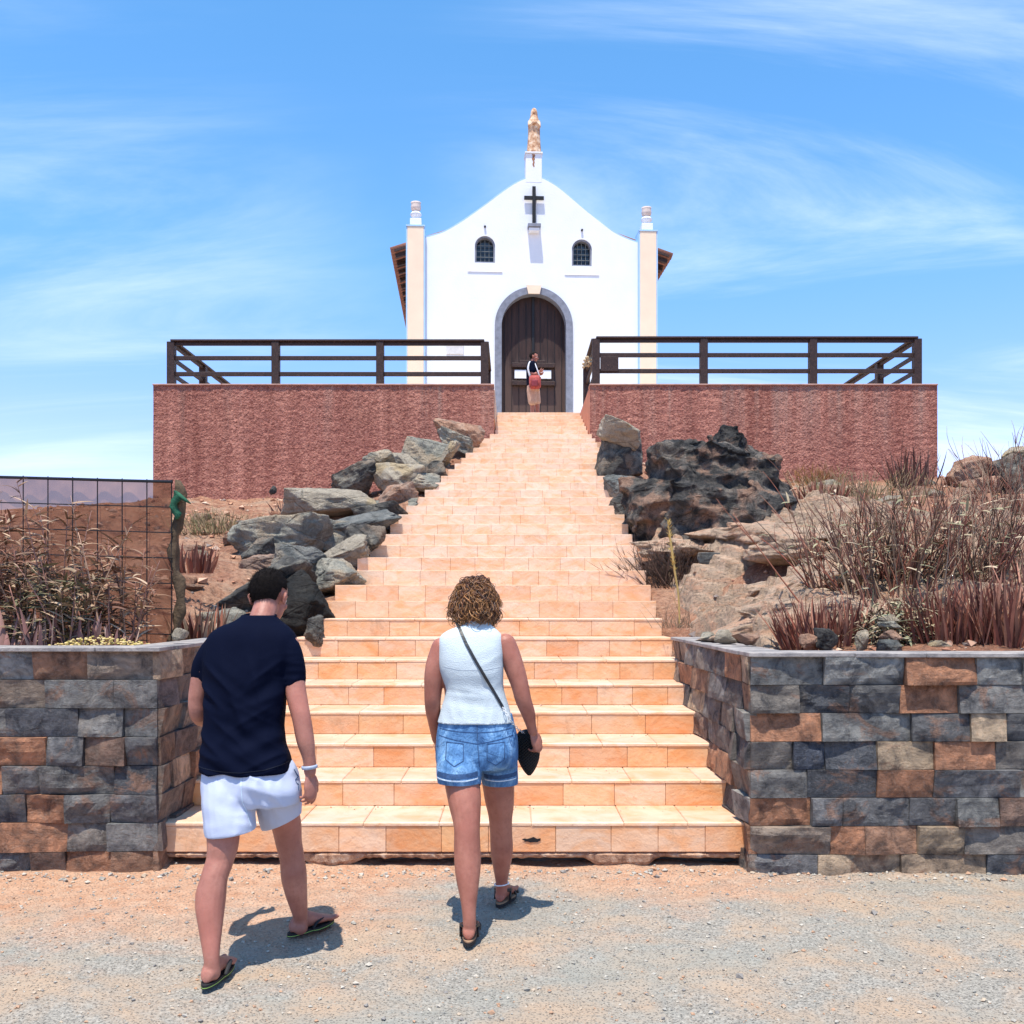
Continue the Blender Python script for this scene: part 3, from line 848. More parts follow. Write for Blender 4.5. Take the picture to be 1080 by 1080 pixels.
a = Acc(); box(a, -.14, .14, -.20, -.002, ZC(246.5), ZC(242.8), .01); obj('lamp_shade', a, M_white, lp)
a = Acc(); box(a, XC(471), XC(489), -.03, -.001, ZC(375), ZC(364), .004); obj('plaque', a, flat('plaque', (.62, .60, .58), .6, .1), ch)
a = Acc(); box(a, -.215, .215, -.004, .38, ZC(188.5) - .1, ZC(162), .008)
box(a, -.235, .235, -.04, .4, ZC(162) + .001, ZC(160.5), .006); pd = obj('pedestal', a, M_white, ch)
a = Acc(); n_ = 12
for i in range(n_): box(a, -.05 + .012 * math.sin(i * 1.3) + i * .003, .03 - i * .002 + .01 * math.sin(i * 2.1), -.0075, -.0041, ZC(162) - .02 - (i + 1) * .03, ZC(162) - .02 - i * .03)
obj('rust_stain', a, flat('rust_stain', (.30, .14, .08), .9, .3, 20), pd)
a = Acc()
for s in (-1, 1): box(a, s * 3.2 - .12, s * 3.2 + .12, .36, 8, -.3, 5.03)
box(a, -3.32, 3.32, 8.002, 8.2, -.3, 5.03); obj('side_wall', a, M_white, ch)
link('rear_gable', plate([(-3.3, 5.031), (3.3, 5.031), (0, 6.15)], [], 8.0, 8.2), M_white, ch)
for s in (-1, 1):
    a = Acc(); sl = (6.25 - 5.0) / 3.68
    beam(a, (0, .40, 0), (0, 8.4, 0), .01, .01, 0) if 0 else None
    q = [V((s * .0, y, 6.25)) for y in (.36, 8.4)] + [V((s * 3.68, y, 5.0)) for y in (8.4, .36)]
    n_ = V((s * sl, 0, 1)).normalized() * .06
    vs = q + [v + n_ for v in q]; fs = [(0, 1, 2, 3), (7, 6, 5, 4), (0, 4, 5, 1), (1, 5, 6, 2), (2, 6, 7, 3), (3, 7, 4, 0)]
    a.add(vs, fs)
    rf = obj('roof', a, M_wood, ch)
    a = Acc(); k = 0
    while k < 34:                                  # curved clay tiles running down the slope
        y = .45 + k * .24
        tube(a, [V((0, y, 6.25 + .075)), V((s * 3.78, y, 4.97 + .075))], .095, 10); k += 1
    obj('roof_tile', a, M_tiler, rf, smooth=True)
    a = Acc()
    for k in range(13):
        y = .5 + k * .62; beam(a, (s * 3.3, y, 5.03), (s * 3.66, y, 4.93), .08, .09, .004)
    obj('rafter', a, M_wood, rf)
def cpt(x, y, z): return Matrix.LocRotScale(CB, Matrix.Rotation(CR, 3, 'Z').to_quaternion(), None) @ V((x, y, z))

# statue on the gable
def m_statue(n, b):
    p = n.oc; g_ = n.noise(p, 7, 6, .7)
    sp = n.node('ShaderNodeSeparateXYZ', None, Vector=p)
    col = n.ramp(g_, [(.38, (.34, .15, .075)), (.5, (.60, .37, .22)), (.62, (.78, .62, .46))])
    n.put(b.inputs['Base Color'], col); bump(n, b, n.noise(n.map(p, (1, 1, .2)), 22, 4, .6), .02)
M_statue = mat('weathered_statue', m_statue)
sb = cpt(.02, .17, ZC(160.5))
a = Acc()
def S_(x, y, z): return V((x, y, z))
rs = []
for z, rx, ry, yo in [(0, .17, .15, 0), (.06, .19, .16, 0), (.12, .185, .15, 0), (.3, .17, .14, 0), (.55, .155, .13, 0), (.78, .155, .125, 0), (.92, .135, .11, .005), (1.0, .105, .095, .01), (1.06, .095, .09, .01), (1.13, .09, .09, .005), (1.21, .065, .07, 0), (1.25, .02, .02, 0)]:
    rs.append([V((rx * math.cos(t) * (1 + .05 * math.sin(9 * t) * (z < .8)), yo + ry * math.sin(t) * (1 + .05 * math.sin(9 * t) * (z < .8)), z)) for t in [2 * math.pi * i / 36 for i in range(36)]])
rings(a, rs)
ball(a, (0, -.055, 1.11), .045, .04, .062); ball(a, (0, -.095, 1.10), .01, .012, .02)
for s in (-1, 1):
    tube(a, [V((s * .12, -.03, .86)), V((s * .13, -.08, .72)), V((s * .03, -.16, .80))], [.05, .05, .035], 10, dome=True)
    tube(a, [V((s * .015, -.17, .78)), V((s * .012, -.16, .90))], [.02, .012], 8, dome=True)
me = bake(a, .012, 3)
so_ = link('statue', me, M_statue, smooth=True); so_.location = sb; so_.rotation_euler = (0, 0, CR)
tag(so_, 'weathered cream statue of a robed praying figure on the gable pedestal of the chapel', 'statue')
a = Acc(); ball(a, (0, 0, .0), .185, .16, .05, None, 24, 8); so2 = obj('statue_base', a, flat('statue_brown', (.22, .11, .06), .8, .3, 9), so_, smooth=True)

# ------------------------------------------------------------------ rocks
def rock_mesh(seed, cuts=0, lo=0, hi=0, rough=.085, sub=5, ridged=0.0, npts=None):
    """angular block: hull of scattered points, subdivided and weathered"""
    rnd = random.Random(seed); bm = bmesh.new(); o = V((rnd.uniform(0, 99), rnd.uniform(0, 99), rnd.uniform(0, 99)))
    for _ in range(npts or rnd.randint(12, 17)):
        d = V((rnd.gauss(0, 1), rnd.gauss(0, 1), rnd.gauss(0, 1))).normalized()
        k = max(abs(d.x), abs(d.y), abs(d.z)); bm.verts.new(d / k ** .6 * rnd.uniform(.8, 1.05))
    r_ = bmesh.ops.convex_hull(bm, input=bm.verts)
    bmesh.ops.delete(bm, geom=[v for v in bm.verts if not v.link_faces], context='VERTS')
    goal = {3: .42, 4: .16, 5: .085}[sub]
    for _ in range(7):
        es = [e for e in bm.edges if e.calc_length() > goal]
        if not es: break
        bmesh.ops.subdivide_edges(bm, edges=es, cuts=1, use_grid_fill=False); bmesh.ops.triangulate(bm, faces=bm.faces[:])
    bm.normal_update(); bmesh.ops.recalc_face_normals(bm, faces=bm.faces)
    bmesh.ops.smooth_vert(bm, verts=bm.verts, factor=.5, use_axis_x=True, use_axis_y=True, use_axis_z=True)
    for v in bm.verts:
        p = v.co; q = p.normalized()
        v.co = p + q * (NZ.fractal(p * 1.6 + o, .8, 2.1, 6) * rough * .9 - abs(NZ.noise(p * 3.3 + o)) * rough * 1.1 - abs(NZ.noise(V((p.x * 2, p.y * 2, p.z * 8)) + o)) * rough * .5)
    for ax in range(3):
        mn = min(v.co[ax] for v in bm.verts); mx = max(v.co[ax] for v in bm.verts)
        for v in bm.verts: v.co[ax] = ((v.co[ax] - mn) / (mx - mn) - .5) * 2
    me = bpy.data.meshes.new('rock'); bm.to_mesh(me); bm.free(); me.polygons.foreach_set('use_smooth', [True] * len(me.polygons)); return me
def rock(x0, x1, y0, y1, Y, m, label, seed, tilt=0, yaw=0, depth=.9, name='boulder', cat='rock', group=None, **kw):
    """rock seen between x0..x1, y0..y1 at distance Y"""
    me = rock_mesh(seed, **kw); w_, h_ = (x1 - x0) / 2000 * Y, (y1 - y0) / 2000 * Y
    t = R(tilt); dp = (w_ + h_) / 2 * depth * 1.1
    c, s = abs(math.cos(t)), abs(math.sin(t)); k = max(c * c - s * s, .25)
    sx = max((w_ * c - h_ * s) / k, w_ * .45) if tilt else w_; sz = max((h_ * c - w_ * s) / k, h_ * .45) if tilt else h_
    M = Matrix.Rotation(t, 4, 'Y') @ Matrix.Diagonal((sx, dp, sz, 1)) @ Matrix.Rotation(R(yaw), 4, 'Z')
    me.transform(M)
    cc = P((x0 + x1) / 2, (y0 + y1) / 2, Y)
    zz = [v.co.z for v in me.vertices]; xx = [v.co.x for v in me.vertices]
    fx = 2 * w_ / (max(xx) - min(xx)); fz = 2 * h_ / (max(zz) - min(zz)); mx_, mz_ = (max(xx) + min(xx)) / 2, (max(zz) + min(zz)) / 2
    for v in me.vertices: v.co = V(((v.co.x - mx_) * fx, v.co.y, (v.co.z - mz_) * fz + h_))
    o = link(name, me, m); o.location = (cc.x, cc.y, cc.z - h_)
    return tag(o, label, cat, group)
G1 = 'boulders piled along the left edge of the steps'
rock(458, 512, 438, 484, 17.6, M_pink, 'pinkish topped angular boulder at the top of the left pile, touching the terrace wall', 1, tilt=25, group=G1)
rock(461, 500, 452, 484, 17.2, M_grey, 'dark broken rock under the pink topped boulder at the upper end of the left pile', 2, tilt=30, group=G1)
rock(424, 476, 460, 500, 16.6, M_grey, 'rounded grey boulder below the topmost pink boulder of the left pile', 3, group=G1, rough=.06)
rock(459, 486, 464, 498, 16.3, M_pale, 'pale yellowish wedge of rock leaning against the steps near their top', 4, tilt=40, group=G1)
rock(384, 420, 474, 506, 15.2, M_grey, 'light grey boulder top beside the dark wedge, against the terrace wall', 5, group=G1)
rock(348, 398, 482, 522, 14.9, M_dark, 'dark wedge shaped boulder in front of the red terrace wall', 6, tilt=-25, group=G1)
rock(386, 456, 488, 532, 14.9, M_pale, 'broad pale boulder in the upper middle of the left pile', 7, group=G1, rough=.07)
rock(428, 466, 498, 520, 14.7, M_grey, 'small grey rock wedged against the upper steps', 8, group=G1)
rock(398, 442, 508, 542, 13.6, M_pink, 'orange pink boulder wedged against the steps halfway up', 9, group=G1)
rock(294, 402, 516, 550, 13.2, M_pale, 'long flat boulder with yellow lichen on its pale face', 10, group=G1, cuts=6, rough=.05)
rock(372, 432, 530, 560, 13.0, M_dark, 'dark blue grey rock below the orange pink boulder', 12, group=G1)
rock(334, 424, 534, 576, 12.2, M_blue, 'long bluish boulder lying below the flat yellow boulder', 11, tilt=-12, group=G1)
rock(243, 350, 542, 598, 11.6, M_grey, 'largest light grey boulder, left side of the pile, with a tan edge', 13, group=G1, cuts=7, rough=.06)
rock(362, 408, 552, 588, 11.2, M_dark, 'dark squarish rock touching the steps in the middle of the pile', 14, tilt=15, group=G1)
rock(316, 392, 562, 606, 11.0, M_pale, 'broad pale slab sloping down to the steps below the dark squarish rock', 15, tilt=-10, group=G1)
rock(280, 348, 574, 618, 10.2, M_blue, 'bluish grey boulder behind the head of the man', 16, group=G1)
rock(342, 370, 596, 618, 10.2, M_pale, 'small cream rock resting on the step edge right of the overhanging boulder', 17, group=G1)
rock(226, 330, 586, 672, 9.5, M_dark, 'big dark boulder left of the head of the man', 18, tilt=-30, group=G1, depth=.7)
M_shaded = rockmat('rock_shaded', [(.006, .006, .006), (.013, .013, .012), (.028, .026, .023), (.07, .065, .05)], (.06, .05, .04), .25)  # shade under the overhang is put into this near-black colour
rock(280, 358, 600, 676, 9.1, M_shaded, 'overhanging boulder painted black for its shade, between the man and the steps', 19, group=G1, depth=.8)
rock(214, 272, 640, 676, 8.9, M_grey, 'low grey rock behind the left shoulder of the man', 20, group=G1)
rock(322, 344, 648, 684, 8.5, M_dark, 'lowest dark rock of the pile, against the steps beside the shoulder of the man', 21, group=G1)
rock(256, 292, 566, 604, 11.0, M_dark, 'small dark rock under the largest light grey boulder', 22, group=G1)
rock(250, 300, 584, 622, 10.6, M_pink, 'brownish boulder between the largest grey boulder and the big dark one', 23, group=G1)
rock(300, 372, 546, 584, 11.9, M_grey, 'grey boulder lying between the bluish boulder and the largest light grey one', 24, group=G1)
rock(386, 442, 524, 556, 13.5, M_grey, 'grey block under the orange pink boulder, against the steps', 25, group=G1)
rock(326, 384, 588, 628, 10.1, M_grey, 'grey boulder above the overhanging one, touching the steps', 26, group=G1)
rock(410, 448, 476, 506, 15.8, M_pale, 'pale rock filling the gap under the rounded grey boulder', 27, group=G1)
rock(440, 474, 486, 514, 15.6, M_dark, 'dark rock beside the upper steps under the pale wedge', 28, group=G1)

G2 = 'rocks right of the steps'
rock(627, 679, 442, 508, 15.6, M_dark, 'squared block with black front at the top right of the steps', 30, cuts=6, lo=.6, group=G2, depth=.9)
rock(629, 676, 440, 476, 15.3, M_pale, 'cream topped slab lying on the black block at the top right of the steps', 31, cuts=6, group=G2, tilt=14, rough=.06)
rock(636, 668, 500, 528, 14.0, M_blue, 'bluish rock with pale top under the black block right of the steps', 32, group=G2)
rock(642, 672, 518, 556, 13.2, M_dark, 'dark rock against the steps left of the large volcanic rock', 33, group=G2)
rock(652, 684, 542, 574, 12.4, M_dark, 'small dark rock low beside the steps under the volcanic rock', 34, group=G2)
# the large volcanic rock is one mass made of several fused lobes
def fused(parts, vox, label, m, name='boulder'):
    a = Acc()
    for (x0, x1, y0, y1, Y, sd_, dpt) in parts:
        me = rock_mesh(sd_, sub=4, cuts=7, rough=.08); w_, h_ = (x1 - x0) / 2000 * Y, (y1 - y0) / 2000 * Y; c_ = P((x0 + x1) / 2, (y0 + y1) / 2, Y)
        a.add([c_ + V((v.co.x * w_, v.co.y * dpt, v.co.z * h_)) for v in me.vertices], [tuple(p.vertices) for p in me.polygons])
    me = bake(a, vox, 2)
    def fn(co, n):
        r_ = NZ.ridged_multi_fractal(V((co.x * 1.5, co.y * 1.5, co.z * 2.3 - co.x * .5)), .85, 2.15, 7, .95, 2.1)
        return (r_ - 1.3) * .045 + NZ.noise(co * 1.3) * .05 + NZ.noise(co * 13) * .012 - abs(NZ.noise(V((co.x * 2 + co.z, co.y * 2, co.z * 5)))) * .10
    displace(me, fn); displace(me, lambda co, n: (NZ.ridged_multi_fractal(V((co.x * 3 + co.z * 2, co.y * 3, co.z * 5)), .8, 2.1, 5, .9, 2) - 1.2) * .028)
    org = V((sum(v.co.x for v in me.vertices) / len(me.vertices), sum(v.co.y for v in me.vertices) / len(me.vertices), min(v.co.z for v in me.vertices)))
    for v in me.vertices: v.co -= org
    o = link(name, me, m, smooth=True); o.location = org
    return tag(o, label, 'rock', G2)
M_volc = rockmat('rock_volcanic', [(.018, .017, .017), (.06, .057, .054), (.19, .165, .14), (.44, .35, .26)], (.46, .27, .18), .8, 2.0)
fused([(688, 845, 492, 620, 11.9, 41, .95), (715, 822, 450, 570, 12.1, 42, .8), (682, 750, 462, 580, 12.0, 43, .65), (700, 835, 468, 600, 12.1, 49, .7), (770, 846, 492, 600, 11.7, 44, .65), (652, 725, 498, 590, 11.9, 46, .5), (742, 798, 450, 520, 12.2, 47, .45), (700, 800, 560, 625, 11.4, 48, .6)], .026,
      'large jagged black volcanic rock with brown patches in front of the right terrace wall', M_volc)
rock(792, 868, 562, 596, 10.6, M_pink, 'flat orange brown slab at the foot of the large volcanic rock', 50, tilt=-6, depth=1.1, group=G2)
rock(826, 905, 548, 582, 11.2, M_grey, 'grey slab between the volcanic rock and the dry bush', 51, group=G2, depth=1.0)
rock(736, 762, 582, 600, 9.9, M_blue, 'small round blue black stone at the foot of the volcanic rock', 52, group=G2, cuts=3, rough=.03)
# pale folded bedrock
def m_bed(n, b):
    p = geo(n); q = n.map(p, (1, 1, 3.2), (0, 0, 0), (0, R(14), 0))
    a_ = n.noise(q, 2.2, 8, .72, 1.4)
    col = n.ramp(a_, [(.30, (.20, .13, .09)), (.40, (.48, .35, .25)), (.50, (.64, .45, .31)), (.59, (.66, .38, .24)), (.70, (.58, .50, .39))])
    col = n.mix(n.ramp(n.noise(p, 30, 5, .75), [(.36, .6), (.5, 0)]), col, (.15, .1, .08))
    n.put(b.inputs['Base Color'], col); b.inputs['Roughness'].default_value = .92
    bump(n, b, a_, .16); bump(n, b, n.noise(p, 18, 7, .75), .04)
M_bed = mat('bedrock', m_bed)
a = Acc(); nx_, ny_ = 240, 230
for j in range(ny_ + 1):
    for i in range(nx_ + 1):
        u, v = i / nx_, j / ny_; y = 6.2 + 6.0 * v
        x = max(1.63, interp(XR, y) + .06) + .12 * abs(NZ.noise(V((y * 2, 0, 0)))) + (2.2 + .2 * y) * u
        e = min(1, u * 30, (1 - u) * 7, v * 12, (1 - v) * 7)
        z = hill_z(x, y) - .08 + e * (.22 + .16 * NZ.fractal(V((x * .9, y * .9, 3)), .9, 2, 4))
        r_ = NZ.ridged_multi_fractal(V((x * .9 + .4 * y, y * 1.9, 2)), .8, 2.1, 6, .9, 2.0)
        z += e * (r_ - 1.1) * .20
        tq = (z + .25 * x + .3 * NZ.noise(V((x * .8, y * .8, 6)))) / .13; fr_ = tq - math.floor(tq); z += e * .13 * .8 * (sst(.0, .35, fr_) - fr_)
        for (hx, hy, hr) in ((P(806, 0, 9).x, 9.0, .30), (P(855, 0, 8.6).x, 8.6, .2)):
            d = math.hypot((x - hx) / 1.5, y - hy) / hr
            if d < 1.3: z -= .28 * (1 - sst(.45, 1.3, d))
        a.v.append(V((x, y, z)))
for j in range(ny_):
    for i in range(nx_): a.face((j * (nx_ + 1) + i, j * (nx_ + 1) + i + 1, (j + 1) * (nx_ + 1) + i + 1, (j + 1) * (nx_ + 1) + i))
rnd = random.Random(17)
for i in range(26):
    y = rnd.uniform(6.9, 11.2); x = max(1.75, interp(XR, y) + .3) + rnd.random() ** 1.2 * (1.6 + .22 * y); s_ = rnd.uniform(.16, .55)
    me = rock_mesh(300 + i, sub=4, rough=.11); Mx = Matrix.Rotation(rnd.uniform(-.35, .1), 3, 'Y') @ Matrix.Rotation(rnd.uniform(0, 6), 3, 'Z')
    c_ = V((x, y, hill_z(x, y) + .10 - .05 * rnd.random()))
    a.add([c_ + Mx @ V((v.co.x * s_ * 1.3, v.co.y * s_, v.co.z * s_ * .30)) for v in me.vertices], [tuple(p.vertices) for p in me.polygons])
tag(obj('bedrock', a, M_bed, smooth=True), kind='structure')
G3 = 'stones set along the right planter edge'
for i, (x0, x1, y0, y1, Y, m, lab) in enumerate([
    (753, 778, 664, 680, 6.6, M_pale, 'round tan cobble on the bedrock edge behind the corner of the right planter wall'),
    (772, 800, 668, 681, 6.3, M_pink, 'orange brown cobble beside the tan one above the planter corner'),
    (738, 756, 666, 676, 7.0, M_grey, 'small grey cobble behind the right planter coping near the steps'),
    (843, 862, 668, 688, 5.95, M_pink, 'pinkish block stone on the right planter edge left of the black one'),
    (858, 884, 662, 688, 5.95, M_dark, 'black block stone standing on the right planter edge'),
    (902, 918, 664, 688, 5.95, M_grey, 'upright grey pointed stone on the right planter edge'),
    (924, 950, 674, 688, 5.9, M_blue, 'blue grey stone at the bottom of the little stone stack'),
    (926, 952, 664, 676, 5.95, M_pink, 'orange stone in the middle of the little stone stack'),
    (925, 949, 655, 666, 6.0, M_grey, 'grey flat stone near the top of the little stone stack'),
    (926, 948, 648, 657, 6.02, M_pale, 'pale flat stone topping the little stone stack'),
    (975, 1003, 675, 689, 5.95, M_pale, 'pale pink flat stone on the planter edge in front of the dry bush')]):
    rock(x0, x1, y0, y1, Y, m, lab, 60 + i, group=G3, cuts=7, rough=.06, name='stone', cat='stone', sub=4)
rock(997, 1053, 480, 524, 16.6, M_pink, 'orange brown boulder on the skyline right of the terrace wall', 80, group=G2)
rock(1046, 1110, 478, 532, 16.0, M_dark, 'dark boulder on the skyline at the right edge of the view', 81, group=G2)
rock(1048, 1100, 470, 496, 16.4, M_pale, 'pale slab on top of the dark skyline boulder at the right edge', 82, group=G2)
rock(1030, 1056, 502, 524, 15.8, M_pink, 'small tan rock between the two skyline boulders', 83, group=G2)
rock(950, 1002, 506, 530, 17.2, M_dark, 'low dark rock at the right end of the terrace wall', 84, group=G2)
rock(835, 849, 512, 524, 17.8, M_pale, 'little white stone at the foot of the right terrace wall behind the volcanic rock', 85, group=G2, name='stone', cat='stone', sub=3)
rock(203, 216, 588, 600, 10.4, M_pink, 'reddish stone lying on the left slope among dry tufts', 86, name='stone', cat='stone', sub=3)
rock(178, 196, 602, 616, 9.6, M_pink, 'rust coloured stone beside the torn end of the mesh screen', 87, name='stone', cat='stone', sub=3)
rock(284, 292, 512, 522, 15.5, M_dark, 'small dark red stone left of the tuft under the terrace wall', 88, name='stone', cat='stone', sub=3)
rock(181, 198, 662, 676, 6.0, M_pale, 'small tan stone on the left planter coping beside the torn screen end', 89, name='stone', cat='stone', sub=3)
for i in range(26):
    rnd = random.Random(500 + i); x = rnd.uniform(190, 320); Y = rnd.uniform(8.8, 14.5); X = xw(x, Y); z = hill_z(X, Y); s = rnd.uniform(.05, .16)
    o = link('stone', rock_mesh(600 + i % 5, sub=3, cuts=8), rnd.choice((M_pink, M_pink, M_pale, M_hill)), smooth=True)
    o.location = (X, Y, z + s * .2); o.scale = (s * 1.3, s, s * .6); o.rotation_euler = (0, 0, rnd.uniform(0, 6))
    tag(o, 'reddish rubble stone half buried on the left slope beside the boulder pile', 'stone', 'rubble stones on the left slope')
for i in range(30):
    rnd = random.Random(900 + i); x = rnd.uniform(860, 1100); Y = rnd.uniform(9, 16.5); X = xw(x, Y); z = hill_z(X, Y); s = rnd.uniform(.07, .24)
    o = link('stone', rock_mesh(650 + i % 5, sub=3, cuts=8), rnd.choice((M_pink, M_pink, M_pink, M_pale)), smooth=True)
    o.location = (X, Y, z + s * .2); o.scale = (s * 1.3, s, s * .7); o.rotation_euler = (0, 0, rnd.uniform(0, 6))
    tag(o, 'orange rubble stone half buried on the right slope behind the dry bush', 'stone', 'rubble stones on the right slope')

# ------------------------------------------------------------------ plants
def plantmat(name, c1, c2):
    def f(n, b):
        c = vcol(n); x = n.noise(n.oc, 18, 3)
        n.put(b.inputs['Base Color'], n.mix(x, n.mix(1.0, c, c1, 'MULTIPLY'), n.mix(1.0, c, c2, 'MULTIPLY'))); b.inputs['Roughness'].default_value = .75
    return mat(name, f)
M_plant = plantmat('dry_plant', (.55, .55, .55), (1.25, 1.15, 1.05))
def stem(a, p, d, L, r, bend, rnd, c, segs=6, sides=3, tip=.25):
    pts = [V(p)]; d = V(d).normalized(); b = V((rnd.gauss(0, 1), rnd.gauss(0, 1), rnd.gauss(0, .4))) * bend
    for i in range(segs):
        d = (d + b / segs + V((rnd.gauss(0, 1), rnd.gauss(0, 1), 0)) * bend * .25 / segs).normalized(); pts.append(pts[-1] + d * L / segs)
    tube(a, pts, [r * lerp(1, tip, i / segs) for i in range(segs + 1)], sides, c=c); return pts
def blade(a, p, d, L, w_, droop, rnd, c, segs=5, curl=None):
    d = V(d).normalized(); s = d.cross(V((0, 0, 1)))
    s = s.normalized() if s.length > .1 else V((1, 0, 0)); s = Matrix.Rotation(rnd.uniform(-.8, .8), 3, d) @ s
    o = len(a.v); q = V(p)
    for i in range(segs + 1):
        t = i / segs; ww = w_ * (math.sin(math.pi * min(1, .25 + t * .75)) ** .8 if t < 1 else .02) ; u = s.cross(d)
        a.v.extend([q - s * ww / 2, q + u * ww * .18, q + s * ww / 2]); d = (d + V((0, 0, -droop / segs)) + (curl or V()) / segs).normalized(); q = q + d * L / segs
    for i in range(segs):
        for k in (0, 1): a.face((o + i * 3 + k, o + i * 3 + k + 1, o + i * 3 + k + 4, o + i * 3 + k + 3), c)
def jit(c, rnd, s=.25):
    f = rnd.uniform(1 - s, 1 + s); return tuple(q * f for q in c)
RED = [(.23, .075, .05), (.32, .125, .08), (.13, .05, .04), (.40, .20, .14), (.20, .09, .065)]
GRY = [(.19, .12, .085), (.29, .205, .145), (.10, .062, .045), (.40, .30, .21), (.23, .11, .075), (.14, .075, .05)]
def aloe(px, py, Y, W_, H, n, lab, seed, group='clumps of dry reddish succulents', cols=RED, z=None, w_=.016):
    """clump of narrow upright pointed leaves"""
    rnd = random.Random(seed); c0 = P(px, py, Y); a = Acc()
    if z is not None: c0.z = z
    for i in range(n):
        ang = rnd.uniform(0, 6.28); r_ = math.sqrt(rnd.random()) * W_ * .5
        b = V((math.cos(ang) * r_, math.sin(ang) * r_ * .6, -.04))
        d = V((b.x / W_ * .9 + rnd.gauss(0, .13), b.y / W_ * .9 + rnd.gauss(0, .13), 1))
        blade(a, b, d, H * rnd.uniform(.5, 1.08), w_ * rnd.uniform(.6, 1.3), rnd.uniform(-.25, .25), rnd, jit(rnd.choice(cols), rnd), 5, V((rnd.gauss(0, .2), rnd.gauss(0, .2), 0)))
    o = obj('succulent_clump', a, M_plant, smooth=True); o.location = c0; return tag(o, lab, 'plant', group)
def twigs(name, px, py, Y, W_, H, n, lab, seed, cols=GRY, r=.0085, spread=.5, fork=2, group=None, z=None, leaves=0, leafc=None, bend=.35, leafL=.09):
    rnd = random.Random(seed); c0 = P(px, py, Y); a = Acc()
    if z is not None: c0.z = z
    for i in range(n):
        b = V((rnd.gauss(0, W_ * .22), rnd.gauss(0, W_ * .14), -.05)); L = H * rnd.uniform(.45, 1.1)
        d = V((b.x / W_ * spread * 2 + rnd.gauss(0, .16) * spread * 2, rnd.gauss(0, .2) * spread, 1)); c = jit(rnd.choice(cols), rnd)
        pts = stem(a, b, d, L, r * rnd.uniform(.6, 1.3), bend, rnd, c, 7)
        for k in range(fork):
            j = rnd.randint(2, 6); dd = (pts[j] - pts[j - 1]).normalized() + V((rnd.gauss(0, .35), rnd.gauss(0, .35), .15))
            stem(a, pts[j], dd, L * rnd.uniform(.2, .5), r * .55, bend, rnd, c, 4)
        for k in range(leaves):
            j = rnd.randint(1, 7); dd = V((rnd.gauss(0, 1), rnd.gauss(0, 1), rnd.uniform(-.2, .8)))
            blade(a, pts[j], dd, leafL * rnd.uniform(.5, 1.5), .014 * rnd.uniform(.6, 1.5), rnd.uniform(.2, 1.2), rnd, jit(rnd.choice(leafc), rnd), 4)
    o = obj(name, a, M_plant, smooth=True); o.location = c0; return tag(o, lab, 'bush' if 'bush' in name else 'plant', group)

# right planter
gz = lambda px, Y: hill_z(xw(px, Y), Y)
aloe(872, 0, 6.35, .62, .40, 260, 'wide reddish succulent clump on the planter edge left of the stone stack', 1, z=gz(872, 6.35))
aloe(838, 0, 6.5, .30, .22, 60, 'low reddish succulent tuft nearest the planter corner', 2, z=gz(838, 6.5))
aloe(1010, 0, 6.1, .62, .46, 260, 'tall dark red succulent clump on the planter edge below the dry bush', 3, z=gz(1010, 6.1))
aloe(1062, 0, 6.0, .5, .50, 200, 'dark red succulent clump on the planter at the right edge of the view', 4, z=gz(1062, 6.0))
aloe(1100, 0, 6.3, .5, .6, 120, 'reddish succulents just entering the view at the far right', 5, z=gz(1100, 6.3))
aloe(866, 0, 12.2, .55, .48, 90, 'reddish brown succulent tuft standing alone right of the volcanic rock', 6, z=gz(866, 12.2), w_=.035)
aloe(1005, 0, 11, .6, .45, 60, 'small reddish tuft high on the right slope', 7, z=gz(1005, 11), w_=.03)
aloe(962, 0, 16.8, .8, .75, 90, 'dark brushy tuft at the right end foot of the terrace wall', 8, z=gz(962, 16.8), cols=[(.10, .05, .045), (.16, .08, .06)], w_=.03)
LF = [(.36, .30, .20), (.28, .27, .17), (.44, .36, .26), (.20, .20, .12)]
B = 'dry twiggy bushes in the right planter'
twigs('dry_bush', 945, 0, 6.9, 1.15, .92, 190, 'tallest grey twiggy bush behind the little stone stack', 11, z=gz(945, 6.9), group=B, cols=GRY + RED, leaves=3, leafc=LF)
twigs('dry_bush', 1040, 0, 7.0, 1.2, .85, 170, 'reddish grey twiggy bush at the right edge of the planter', 12, z=gz(1040, 7.0), group=B, cols=GRY + RED, leaves=2, leafc=LF)
twigs('dry_bush', 895, 0, 8.3, 1.0, .55, 60, 'thin twiggy bush in front of the pitted bedrock', 13, z=gz(895, 8.3), group=B, leaves=1, leafc=LF)
twigs('dry_bush', 1000, 0, 9.0, 1.7, .85, 150, 'dry bush rising behind the tallest grey bush', 14, z=gz(1000, 9), group=B, cols=GRY + RED)
twigs('dry_bush', 948, 0, 6.15, .4, .30, 60, 'small leafy clump with curled pale leaves right of the stone stack', 15, z=gz(948, 6.15), leaves=8, leafc=LF, r=.005, group=B, leafL=.12)
twigs('dry_bush', 1085, 0, 11, 1.6, 1.0, 110, 'brown brush on the right slope below the skyline boulders', 16, z=gz(1085, 11), group=B, cols=RED + GRY)
twigs('dry_bush', 905, 0, 14, 2.2, .55, 200, 'olive straw coloured low brush along the foot of the right terrace wall', 17, z=gz(905, 14), group=B, cols=[(.30, .23, .12), (.36, .26, .16), (.22, .2, .1)], r=.008)
twigs('dry_bush', 860, 0, 18.0, 1.0, .55, 120, 'rust orange bush against the right terrace wall behind the volcanic rock', 18, z=gz(860, 18), group=B, cols=[(.30, .15, .05), (.24, .13, .06)], r=.01)
